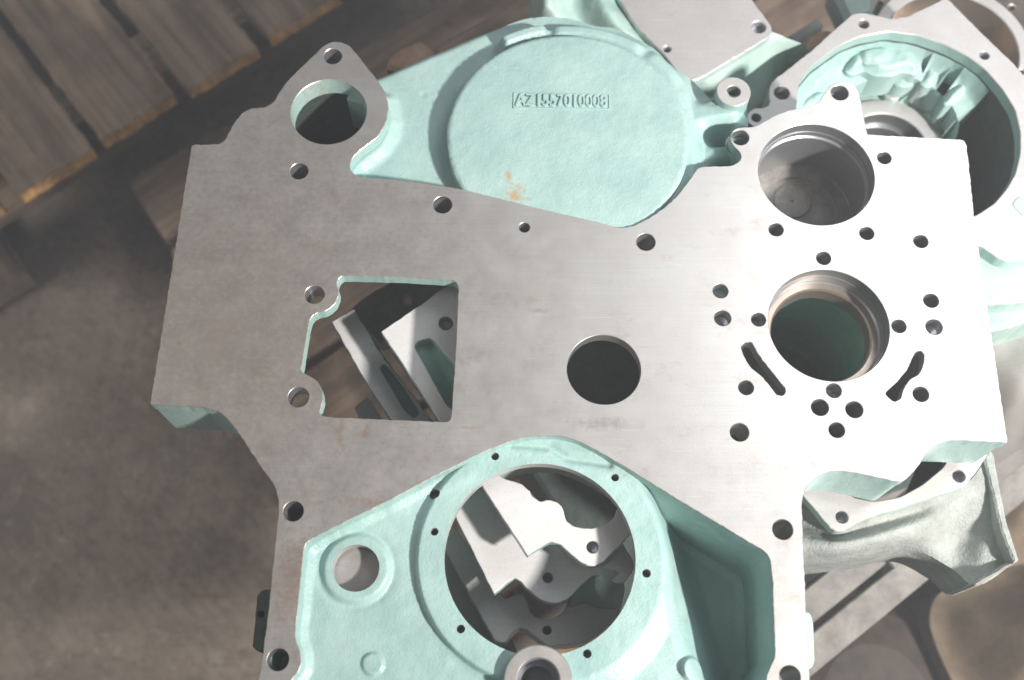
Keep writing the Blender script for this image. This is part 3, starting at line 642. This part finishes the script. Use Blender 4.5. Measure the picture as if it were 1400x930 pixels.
slab('frame_body', g, [(a + (1.5 if b < 700 else 0.5), b + 1) for a, b in [(523, 456), (700, 400), (690, 470), (668, 520), (672, 600), (679, 648), (690, 655), (722, 669), (738, 688), (762, 688), (772, 712), (803, 726), (840, 712), (866, 700), (855, 735), (824, 767), (812, 773), (797, 769), (764, 741), (752, 738), (722, 756)]], Z1 - 0.0305, 0.022, (), [M_IRON, M_TEAL2])
plugs(g, Z1, [(610, 442, 20), (810, 748, 17)], .0102)
Z2 = -0.068
g = thing('gear_housing', 'second casting down in the round opening, with a pale pipe end', 'machine part', P2(720, 800, Z2 - .05) + (Z2 - .05,), 'castings stacked under the big plate')
O2 = [(453, 440, .001), (484, 423, .001), (518, 480), (527, 492), (640, 640), (690, 700), (760, 730), (800, 735), (850, 740), (870, 775), (850, 800), (815, 785), (795, 800), (778, 818), (765, 824), (752, 825), (738, 820), (722, 806), (710, 793), (702, 790), (675, 812, .001), (622, 705), (560, 612), (505, 530)]
slab('milled_frame', g, O2, Z2, 0.012, [(749, 790, 14)], [M_FACE4, M_TEAL2, M_DARKBORE], loops=[[(519, 503), (524, 497), (531, 502), (555, 534), (574, 565), (566, 573), (552, 560)]])
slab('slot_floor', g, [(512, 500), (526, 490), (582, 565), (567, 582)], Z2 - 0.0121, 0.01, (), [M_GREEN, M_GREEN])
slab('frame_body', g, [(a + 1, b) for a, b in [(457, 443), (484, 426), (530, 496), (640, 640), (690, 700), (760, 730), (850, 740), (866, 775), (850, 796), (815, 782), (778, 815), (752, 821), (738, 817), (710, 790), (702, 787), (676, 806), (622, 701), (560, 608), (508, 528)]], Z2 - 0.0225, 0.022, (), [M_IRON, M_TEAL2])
plugs(g, Z2, [(749, 790, 14)], .0122)
mb = MB(); pe = rbf([(790, 790, Z2 - .012), (800, 830, Z2 - .04), (815, 783, Z2 - .001), (835, 782, Z2 + .001), (850, 795, Z2 - .004), (845, 835, Z2 - .04), (820, 840, Z2 - .045), (825, 810, Z2 - .006), (860, 820, Z2 - .03), (780, 815, Z2 - .02)])
field(mb, rnd([P2(a, b, Z2 - .01) for a, b in ((792, 792), (812, 782), (838, 781), (856, 800), (852, 840), (830, 850), (800, 840), (778, 824))], .006), [], lambda X, Y: pe(X, Y), .003, skirt=.02); mb.build('pipe_end', [M_TEAL2], g)
Z3 = -0.103
g = thing('gear_housing', 'third casting down in the round opening, lowest one showing, with one dark hole', 'machine part', P2(720, 860, Z3 - .05) + (Z3 - .05,), 'castings stacked under the big plate')
O3 = [(484, 557, .001), (502, 543, .001), (600, 690), (690, 820), (705, 812), (716, 812), (723, 830), (728, 842), (745, 848), (765, 842), (775, 828), (778, 812), (800, 815), (845, 830), (830, 860), (800, 880), (765, 882), (750, 885), (735, 872), (718, 860), (708, 858), (688, 880), (676, 876, .001), (590, 715)]
slab('milled_frame', g, O3, Z3, 0.03, [(748, 862, 12)], [M_FACE4, M_TEAL2, M_DARKBORE]); plugs(g, Z3, [(748, 862, 12)], .031)
slab('base_rail', g, [(560, 720), (600, 700), (700, 870), (720, 930), (680, 930)], Z3 - 0.04, 0.03, (), [M_FACE3, M_IRON])
# steel side rails with parallel ridges at the left of the round opening
for i, (x0, y0, x1, y1, zz, wpx, lab) in enumerate(((600, 735, 690, 905, -0.20, 7, 'narrow grey rail inside the round opening, nearest its left edge, beside the stacked castings'), (590, 770, 668, 915, -0.235, 9, 'narrow grey rail low at the left inside the round opening, outermost of the two'))):
    slab('steel_rail', None, [(x0, y0), (x0 + wpx, y0 - 5), (x1 + wpx, y1 - 5), (x1, y1)], zz, 0.03, (), [M_FACE3, M_IRON]) 
    o = S.collection.objects[-1]; tag(o, lab, 'rail')
# dark casting further down in the square window
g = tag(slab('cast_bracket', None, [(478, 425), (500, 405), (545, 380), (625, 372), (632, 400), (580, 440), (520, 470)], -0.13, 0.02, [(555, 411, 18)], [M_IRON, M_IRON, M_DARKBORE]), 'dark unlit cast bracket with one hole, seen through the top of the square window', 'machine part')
g = tag(slab('engine_casting', None, [(640, 390), (760, 330), (1000, 330), (1300, 420), (1330, 640), (1150, 700), (1000, 860), (880, 900), (800, 760), (700, 600)], -.31, .12, (), [M_DKGREEN, M_DKGREEN], ch=.004), 'dark block added as shade deep below the round hole in the middle of the plate', 'machine part')  # dark block added so the centre hole looks shaded
# top centre casting
ZA = -0.055
g = thing('engine_casting', 'casting behind the round cover with pale milled corner and two small holes, top centre', 'machine part', P2(950, 40, ZA - .1) + (ZA - .1,))
OA = [(800, -60), (847, 0), (869, 36), (908, 75), (926, 99), (945, 112), (959, 107), (1000, 82), (1050, 52, .004), (1056, 44), (1055, 35), (1029, 0), (985, -60)]
slab('milled_corner', g, OA, ZA, 0.008, [(1037, 37, 19), (912, 67, 10)], [M_FACE2, M_TEAL2, M_DARKBORE], ch=.001); plugs(g, ZA, [(1037, 37, 19), (912, 67, 10)], .0079)
mb = MB(); loft(mb, [[(930, 103, ZA - .009), (959, 106, ZA - .009), (1000, 82, ZA - .009), (1040, 58, ZA - .009), (1056, 44, ZA - .009)],
  [(945, 118, ZA - .02), (975, 116, ZA - .02), (1012, 92, ZA - .02), (1050, 67, ZA - .02), (1075, 52, ZA - .015)],
  [(960, 150, ZA - .05), (992, 146, ZA - .05), (1030, 117, ZA - .05), (1066, 88, ZA - .05), (1100, 62, ZA - .028)],
  [(970, 175, ZA - .075), (1005, 172, ZA - .075), (1040, 140, ZA - .075), (1072, 104, ZA - .075), (1106, 76, ZA - .055)]], amp=.0012, thick=.03); mb.build('sloping_side', [M_TEAL2], g)
mb = MB(); loft(mb, [[(722, -60, -.07), (760, -60, -.05), (800, -60, -.06), (828, -60, -.055), (848, -60, -.066)],
  [(728, 10, -.075), (748, -2, -.050), (785, 0, -.066), (822, -2, -.050), (848, 0, -.066)],
  [(734, 35, -.08), (757, 22, -.06), (795, 30, -.07), (838, 28, -.052), (872, 38, -.066)],
  [(740, 70, -.09), (780, 60, -.085), (830, 60, -.08), (870, 62, -.060), (908, 78, -.068)],
  [(750, 100, -.10), (800, 100, -.10), (850, 100, -.10), (900, 100, -.08), (935, 108, -.075)]], amp=.003, thick=.05); mb.build('cast_shoulder', [M_TEAL2], g)

# flywheel housing, upper right
ZB = -0.066
g = thing('flywheel_housing', 'teal lined bell housing with pale milled rim and a bearing ring inside, upper right', 'machine part', P2(1240, 180, ZB - .12) + (ZB - .12,))
OB = [(1060, 108), (1100, 77), (1163, 21), (1173, 17), (1184, 18), (1220, 26), (1240, 23), (1282, 3), (1290, -2), (1298, 0), (1331, 34), (1385, 86), (1440, 150), (1480, 240), (1470, 320), (1430, 350), (1400, 356), (1376, 358), (1360, 351), (1342, 337), (1300, 330), (1200, 330), (1120, 300), (1060, 240), (1032, 174), (1022, 168), (1021, 156), (1032, 147), (1045, 148), (1053, 143), (1050, 127), (1055, 113)]
IB = [(1088, 150), (1093, 111), (1112, 88), (1150, 61), (1176, 50), (1215, 43), (1253, 48), (1292, 61), (1323, 77), (1346, 94), (1370, 121), (1388, 150), (1395, 181), (1395, 210), (1388, 238), (1376, 259), (1360, 278), (1336, 294), (1300, 306), (1240, 312), (1180, 305), (1120, 275), (1092, 220)]
hb = [(1069, 127, 21), (1181, 33, 14), (1346, 76, 13), (1034, 161, 13)]
slab('milled_rim', g, OB, ZB, 0.012, hb, [M_FACE2, M_TEAL, M_DARKBORE], loops=[IB], m_hole=[2] * 4 + [1]); plugs(g, ZB, hb, .013)
mb = MB(); wallring(mb, [P2(a, b, ZB) for a, b in OB][::1], .006, ZB - .0125, ZB - .10); mb.build('outer_wall', [M_TEAL2], g)
cB = P2(1240, 180, ZB); 
ib = np.array(resample(rnd([P2(a, b, ZB) for a, b in IB], .004), .004))
def h_bowl(X, Y):
    d = polyd(X, Y, [tuple(q) for q in ib[::2]])
    dx = X - cB[0]; dy = Y - cB[1]; deg = np.degrees(np.arctan2(dy, dx))
    ws = 0.030 + 0.006 * vnoise(deg * .01, deg * 0 + 1, 14, 12)
    z = ZB - 0.0125 - 0.016 * sst(.0005, .007, d) - 0.36 * np.minimum(d, ws) - 0.050 * sst(ws - .002, ws + .006, d)
    z = z + 0.0020 * vnoise(X, Y, 55, 7) + 0.0012 * vnoise(X, Y, 170, 8)
    return z
rc = P2(1212, 204, ZB - .070)
ibl = [tuple(q) for q in ib]; ibl = ccw(ibl); lin = []
for x, y in offset(ibl, -.0008):
    dg = math.degrees(math.atan2(y - cB[1], x - cB[0])); k = 1.0
    if -80 < dg < 30: k = .42
    lin.append((cB[0] + (x - cB[0]) * k, cB[1] + (y - cB[1]) * k))
mb = MB(); field(mb, lin, [circ(rc, rw(84, 200, ZB - .07), 60), rnd([P2(a, b, ZB - .035) for a, b in ((1252, 66), (1266, 68), (1268, 80), (1261, 104), (1255, 92))], .003), rnd([P2(a, b, ZB - .035) for a, b in ((1303, 84), (1320, 90), (1306, 112), (1290, 132), (1278, 124), (1294, 104))], .003)], h_bowl, .0026, skirt=.03, m=0, hole_depth=.03); mb.build('bell_lining', [M_TEAL], g)
mb = MB(); wallring(mb, offset(ibl, .003), .0026, ZB - .0122, ZB - .26); lo = offset(ibl, .002); v, f = tri([lo]); mb.add([(a, b, ZB - .2605) for a, b in v], f, 1); mb.build('bell_wall', [M_DKGREEN, M_DKGREEN], g)  # dark green puts the bell's inner shade into the wall colour
zr0 = ZB - .066
def cast_block(px, z, drop, w_, seed, mat=M_TEAL, nm='cast_rib', hl=()):
    pp = rnd([P2(a, b, z) for a, b in px], .006)
    def hf(X, Y):
        d = polyd(X, Y, pp); return z - drop * (1 - sst(0, w_, d)) ** 1.5 + .0022 * vnoise(X, Y, 75, seed) + .0012 * vnoise(X, Y, 200, seed + 1)
    mb = MB(); field(mb, pp, list(hl), hf, .0018, skirt=.03); return mb.build(nm, [mat], g)
cast_block([(1106, 100), (1128, 78), (1150, 66), (1164, 60), (1156, 78), (1143, 100), (1128, 112), (1108, 118)], ZB - .024, .006, .006, 1)
cast_block([(1168, 56), (1192, 48), (1216, 47), (1240, 52), (1252, 62), (1262, 84), (1258, 98), (1238, 92), (1222, 98), (1200, 97), (1183, 90), (1170, 96), (1158, 92)], ZB - .020, .008, .008, 3, nm='cast_boss')
cast_block([(1176, 70), (1192, 62), (1215, 62), (1222, 76), (1205, 86), (1180, 84)], ZB - .016, .004, .004, 13, nm='cast_boss')
cast_block([(1160, 118), (1200, 108), (1240, 112), (1262, 124), (1292, 150), (1310, 205), (1290, 270), (1212, 290), (1130, 270), (1115, 200), (1135, 140)], zr0 - .004, .003, .006, 17, M_TEAL2, 'bell_floor', [circ(P2(1212, 204, zr0), rw(62, 200, zr0), 60)])
cast_block([(1218, 100), (1232, 86), (1250, 84), (1262, 94), (1262, 106), (1246, 114), (1228, 112)], ZB - .036, .007, .006, 5, nm='cast_boss')
cast_block([(1270, 74), (1292, 74), (1303, 82), (1294, 96), (1276, 116), (1260, 112), (1264, 96)], ZB - .030, .006, .006, 7)
cast_block([(1326, 92), (1348, 98), (1336, 112), (1310, 136), (1292, 142), (1296, 126), (1314, 108)], ZB - .026, .006, .006, 9)
cast_block([(1086, 150), (1100, 130), (1118, 120), (1140, 122), (1128, 136), (1112, 150)], ZB - .030, .006, .007, 11, nm='cast_boss')
cast_block([(1140, 104), (1160, 100), (1172, 106), (1170, 124), (1150, 130), (1138, 120)], ZB - .045, .008, .007, 15, nm='cast_boss')
slab('rim_ledge', g, [(1205, 42), (1253, 46), (1292, 59), (1325, 76), (1318, 84), (1288, 70), (1250, 58), (1205, 53)], ZB - .0125, .012, (), [M_TEAL, M_TEAL], ch=.001)
zr = ZB - .066; ro = rw(80, 200, zr); ri = rw(57, 200, zr); rc = P2(1212, 204, zr)
mb = MB(); prism(mb, circ(rc, ro, 90), [circ(rc, ri, 80)], zr, zr - .02, ch=.001, m_top=0, m_out=1, m_hole=[2]); mb.build('bearing_ring', [M_FACE2, M_TEAL2, M_BORE], g)
mb = MB(); lathe(mb, rc, [(ri, zr - .0202), (ri * .93, zr - .0202), (ri * .93, zr - .05)], 80); mb.build('ring_shoulder', [M_BORE], g)
for (x, y, rp, hp) in ((1221, 124, 14, 6.5),):
    c = P2(x, y, zr + .006); mb = MB(); prism(mb, circ(c, rw(rp, y, zr), 36), [circ(c, rw(hp, y, zr), 24)], zr + .006, zr - .02, ch=.001, m_top=0, m_out=1, m_hole=[2]); mb.build('inner_boss', [M_FACE2, M_TEAL2, M_DARKBORE], g)
c = P2(1285, 160, zr - .005); mb = MB(); lathe(mb, c, [(.0001, zr + .002), (.012, zr + .001), (.016, zr - .004), (.018, zr - .03)], 30); mb.build('cast_knob', [M_TEAL2], g)
a = Vector(P2(1243, 141, zr + .01) + (zr + .012,)); b = Vector(P2(1254, 132, zr + .01) + (zr + .022,)); 
def rod(mb, a, b, r, n=12, m=0):
    a = Vector(a); b = Vector(b); d = (b - a).normalized(); u = d.orthogonal().normalized(); w_ = d.cross(u)
    v = [a + (u * math.cos(2 * math.pi * i / n) + w_ * math.sin(2 * math.pi * i / n)) * r for i in range(n)] + [b + (u * math.cos(2 * math.pi * i / n) + w_ * math.sin(2 * math.pi * i / n)) * r for i in range(n)]
    f = [(i, (i + 1) % n, n + (i + 1) % n, n + i) for i in range(n)] + [tuple(range(n))[::-1], tuple(range(n, 2 * n))]
    return mb.add(v, f, m, False)
mb = MB(); rod(mb, a, b, .0022); mb.build('locating_pin', [M_BORE], g)
slab('rim_recess', g, [(1383, 279), (1393, 268), (1415, 272), (1420, 300), (1402, 300)], ZB + .0008, .002, (), [M_TEAL2, M_TEAL2])
# teal flanks right of the plate
slab('lower_flange', g, [(1320, 320), (1342, 325), (1362, 352), (1378, 360), (1400, 358), (1460, 350), (1460, 405), (1400, 412), (1360, 415), (1330, 416), (1300, 400)], ZB - .013, .03, (), [M_TEAL2, M_TEAL2], ch=.003)
slab('lower_step', g, [(1310, 395), (1460, 395), (1460, 430), (1400, 440), (1385, 446), (1366, 450), (1335, 455)], ZB - .035, .05, (), [M_TEAL2, M_TEAL2], ch=.004)
# pale rough casting right of the plate
mb = MB(); zz = -0.16
fe = rbf([(1330, 440, -.15), (1400, 430, -.14), (1480, 440, -.15), (1380, 480, -.15), (1340, 520, -.17), (1400, 530, -.155), (1370, 570, -.19), (1400, 590, -.22), (1440, 560, -.18), (1330, 600, -.24), (1460, 620, -.24)])
field(mb, rnd([P2(a, b, zz) for a, b in ((1310, 420), (1480, 420), (1480, 560), (1420, 600), (1370, 595), (1320, 600))], .01), [], lambda X, Y: fe(X, Y) + .003 * vnoise(X, Y, 30, 2), .004, skirt=.08, m=0)
tag(mb.build('engine_casting', [M_FACE3]), 'pale rough brown grey casting at the right picture edge, below the teal flange', 'machine part')

# ring housing in the top right corner
ZC = -0.13
g = thing('ring_housing', 'pale ring shaped housing with wide grey bore and small screw holes, top right corner', 'machine part', P2(1300, 30, ZC - .1) + (ZC - .1,))
cC = P2(1301, 66, ZC); rC = rw(91, 60, ZC)
hc = [(1204, 4, 9), (1384, 10, 9), (1397, 98, 8)]
mb = MB(); prism(mb, circ(cC, rC * 1.20, 90), [circ(cC, rC, 90)] + [circ(P2(x, y, ZC), rw(d / 2, y, ZC), 18) for x, y, d in hc], ZC, ZC - .015, ch=.001, m_top=0, m_out=1, m_hole=[2] * 4)
mb.build('flange', [M_FACE2, M_TEAL2, M_LEDGE], g); plugs(g, ZC, hc, .0145)
mb = MB(); lathe(mb, cC, [(rC, ZC - .0152), (rC, ZC - .075), (rC * .6, ZC - .078), (.001, ZC - .078)], 90); mb.build('bore_wall', [M_LEDGE], g)
mb = MB(); lathe(mb, cC, [(rC * 1.12, ZC - .0152), (rC * 1.2, ZC - .05), (rC * 1.25, ZC - .1)], 60); mb.build('outer_wall', [M_TEAL2], g)

# flanged elbow housing, lower right
ZE = -0.072
g = thing('flywheel_housing', 'dusty pale housing with flared foot and thick cast tube below its rim, lower right', 'machine part', P2(1230, 700, ZE - .1) + (ZE - .1,))
OD = [(1080, 640), (1095, 674), (1135, 722), (1143, 727), (1153, 727), (1162, 722), (1178, 712), (1313, 668), (1327, 657), (1349, 625), (1365, 575), (1330, 550), (1200, 565), (1105, 585)]
ID = [(1125, 600), (1140, 650), (1165, 680), (1195, 686), (1230, 680), (1261, 663), (1291, 638), (1305, 605), (1290, 585), (1200, 583)]
hd = [(1151, 707, 17), (1311, 651, 17)]
slab('milled_rim', g, OD, ZE, 0.010, hd, [M_FACE2, M_TEAL2, M_DARKBORE], loops=[ID], m_hole=[2, 2, 2]); plugs(g, ZE, hd, .0099)
mb = MB(); loft(mb, [
  [(1060, 655, ZE - .03), (1100, 684, ZE - .022), (1142, 722, ZE - .013), (1178, 709, ZE - .012), (1245, 690, ZE - .012), (1313, 666, ZE - .012), (1340, 640, ZE - .012), (1350, 612, ZE - .011)],
  [(1060, 690, ZE - .04), (1100, 712, ZE - .038), (1140, 733, ZE - .024), (1180, 722, ZE - .020), (1248, 702, ZE - .018), (1316, 678, ZE - .014), (1350, 660, ZE - .012), (1361, 668, ZE - .013)],
  [(1060, 735, ZE - .022), (1100, 738, ZE - .020), (1140, 742, ZE - .012), (1180, 737, ZE - .009), (1248, 718, ZE - .010), (1310, 704, ZE - .022), (1352, 698, ZE - .018), (1372, 720, ZE - .018)],
  [(1060, 760, ZE - .028), (1100, 758, ZE - .026), (1140, 756, ZE - .018), (1180, 750, ZE - .016), (1250, 735, ZE - .018), (1308, 736, ZE - .038), (1350, 735, ZE - .024), (1381, 747, ZE - .020)],
  [(1060, 776, ZE - .050), (1100, 773, ZE - .048), (1150, 768, ZE - .044), (1195, 762, ZE - .042), (1250, 753, ZE - .040), (1300, 777, ZE - .036), (1336, 801, ZE - .026), (1391, 767, ZE - .022)]], nu=10, nv=9, amp=.0009, sc=70, thick=.05)
mb.build('cast_tube', [M_IRONL], g)
slab('foot_rib', g, [(1345, 628), (1353, 612), (1360, 622), (1366, 660), (1377, 715), (1394, 766, .001), (1387, 770, .001), (1368, 722), (1357, 672)], ZE - .0075, .05, (), [M_IRONL, M_IRONL], ch=.0015, r=.003)
slab('foot_pad', g, [(1334, 802, .001), (1331, 797, .001), (1388, 763, .001), (1394, 767, .001)], ZE - .014, .05, (), [M_IRON, M_IRONL], ch=.0015, r=.002)
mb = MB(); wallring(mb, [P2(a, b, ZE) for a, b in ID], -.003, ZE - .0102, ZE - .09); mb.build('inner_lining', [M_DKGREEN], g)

# stepped steel beam, lower right
ZS = -0.30
a, d1, d2 = dirs((1100, 878), (1420, 618), ZS)
g = thing('steel_beam', 'long grey stepped steel beam lying diagonally on the floor, lower right', 'beam', (a.x, a.y, ZS - .05))
L = (Vector(P2(1500, 560, ZS)) - a).length
def strip(o0, o1, z1, z0, mat, s0=-.25, s1=L, nm='flange'):
    mb = MB(); c = a + d1 * (s0 + s1) / 2 + d2 * (o0 + o1) / 2; box(mb, c, d1, None, s1 - s0, abs(o1 - o0), z1, z0, ch=.0015); return mb.build(nm, mat, g)
nt1 = (Vector(P2(1225, 780, ZS)) - a).dot(d1)
strip(0.000, 0.042, ZS, ZS - .03, M_STEEL, nt1, L, 'flange'); strip(0.008, 0.036, ZS - .004, ZS - .032, M_STEEL, -.25, nt1 - .0005, 'lower_flange')
strip(0.0365, 0.052, ZS - .02, ZS - .05, M_IRON, nm='groove'); strip(0.0425, 0.066, ZS - .012, ZS - .04, M_STEEL, nt1 - .02, L, nm='inner_rail'); strip(0.0665, 0.14, ZS - .02, ZS - .06, M_RUST, nm='web_plate')
strip(-0.03, -0.0005, ZS - .04, ZS - .07, M_IRON, nm='foot')
# brown box and rounded sack at the lower right
def lump(name, px, z, hgt, mat, lab, cat, seed):
    pp = rnd([P2(x, y, z) for x, y in px], .03); q = np.array(pp); c0 = q.mean(0)
    def hf(X, Y):
        d = polyd(X, Y, pp[::2]); return z - hgt * (1 - sst(0, .09, d)) + .035 * vnoise(X, Y, 8, seed) + .012 * vnoise(X, Y, 26, seed + 1) + .006 * np.abs(vnoise(X, Y, 40, seed + 2))
    mb = MB(); field(mb, pp, [], hf, .010, skirt=.2); return tag(mb.build(name, [mat]), lab, cat)
lump('paper_sack', [(1330, 790), (1392, 770), (1460, 700), (1560, 760), (1560, 960), (1400, 1010), (1345, 900), (1320, 830)], -0.42, .10, M_CARD, 'crumpled brown paper sack at the lower right picture edge', 'sack', 3)
lump('dusty_sack', [(1388, 640), (1420, 610), (1500, 600), (1500, 740), (1400, 760), (1380, 700)], -0.36, .08, M_CARD, 'dusty brown wrapped bundle at the right edge above the crumpled sack', 'sack', 8)
mb = MB(); prism(mb, jitter(resample(rnd([(.10, -.45), (1.3, -.6), (1.4, .30), (.75, .42), (.18, .20)], .05), .02), .002), [], ZF + .022, ZF + .008, ch=.002, m_top=0, m_out=0)  # dark sheet added to stand in for shade on the floor
tag(mb.build('shade_sheet', [M_SHADEBRN]), 'dark brown sheet added as shade on the floor below the beam and the sack', 'sheet')
mb = MB(); c = P2(1175, 960, -.62)
lathe(mb, c, [(.0001, -.55), (.06, -.553), (.10, -.57), (.13, -.61), (.135, -.699)], 48); tag(mb.build('round_iron_cap', [M_SHADEBRN]), 'dark domed round iron cap on the floor below the beam', 'machine part')
# dark green bracket at the left of the lower arm
g = thing('cast_bracket', 'dark green cast bracket with one hole peeping out left of the lower left arm', 'machine part', P2(360, 850, -.1) + (-.12,))
slab('bracket_plate', g, [(352, 812), (360, 806), (380, 806), (390, 892), (350, 890), (345, 884)], -.068, .03, [(357, 840, 9)], [M_DKGREEN, M_DKGREEN, M_DKGREEN])
# dark block and bits behind the upper edge
g = thing('clamp_block', 'small dark rusty block behind the upper left edge of the casting', 'block', P2(560, 75, -.14) + (-.14,))
slab('block_body', g, [(527, 92), (530, 78), (545, 66), (575, 53), (585, 60), (592, 66), (600, 90), (560, 100)], -.10, .04, (), [M_RUST, M_DKGREEN], ch=.004)
g = thing('wooden_beam', 'brown timber beam under the round cover, its edge running up to the top border', 'beam', P2(650, 40, -.2) + (-.2,))
slab('timber', g, [(585, 66), (716, -2), (740, -14), (800, 0), (760, 60), (640, 90)], -.15, .05, (), [M_WOODX, M_WOODX], ch=.002)
# pale leg and rusty lug between the two upper castings
g = tag(slab('pale_casting', None, [(1075, 50), (1118, 24), (1128, 34), (1092, 60)], -.24, .03, (), [M_IRONL, M_IRON], ch=.003), 'pale narrow cast leg in the dark gap between the two upper castings', 'machine part')
tag(slab('rusty_lug', None, [(1095, 62), (1103, 50), (1118, 40), (1136, 38), (1142, 46), (1120, 66), (1100, 78)], -.10, .03, (), [M_RUST, M_RUST], ch=.004), 'rusty brown lug poking out behind the upper right housing', 'machine part')
tag(slab('cast_pipe_stub', None, [(1136, -20), (1160, 30), (1172, 26), (1196, 20), (1200, -20)], -.17, .03, (), [M_TEAL2, M_TEAL2], ch=.006), 'pale teal cast stub at the top edge, left of the ring housing', 'machine part')

# ------------------------------------------------------------------ haze volume over the whole scene
mb = MB(); prism(mb, [(-3.2, -2.2), (3.2, -2.2), (3.2, 4.2), (-3.2, 4.2)], [], 0.80, -1.75, ch=0.0, m_top=0, m_out=0, smooth=False)
hm = bpy.data.materials.new('haze_air'); hm.use_nodes = True; hm.node_tree.nodes.clear()
ho = hm.node_tree.nodes.new('ShaderNodeOutputMaterial'); hv = hm.node_tree.nodes.new('ShaderNodeVolumePrincipled')
hv.inputs['Color'].default_value = (0.92, 0.95, 1.0, 1); hv.inputs['Density'].default_value = 0.088
hm.node_tree.links.new(hv.outputs[0], ho.inputs['Volume'])
hz = mb.build('haze', [hm]); hz['kind'] = 'stuff'
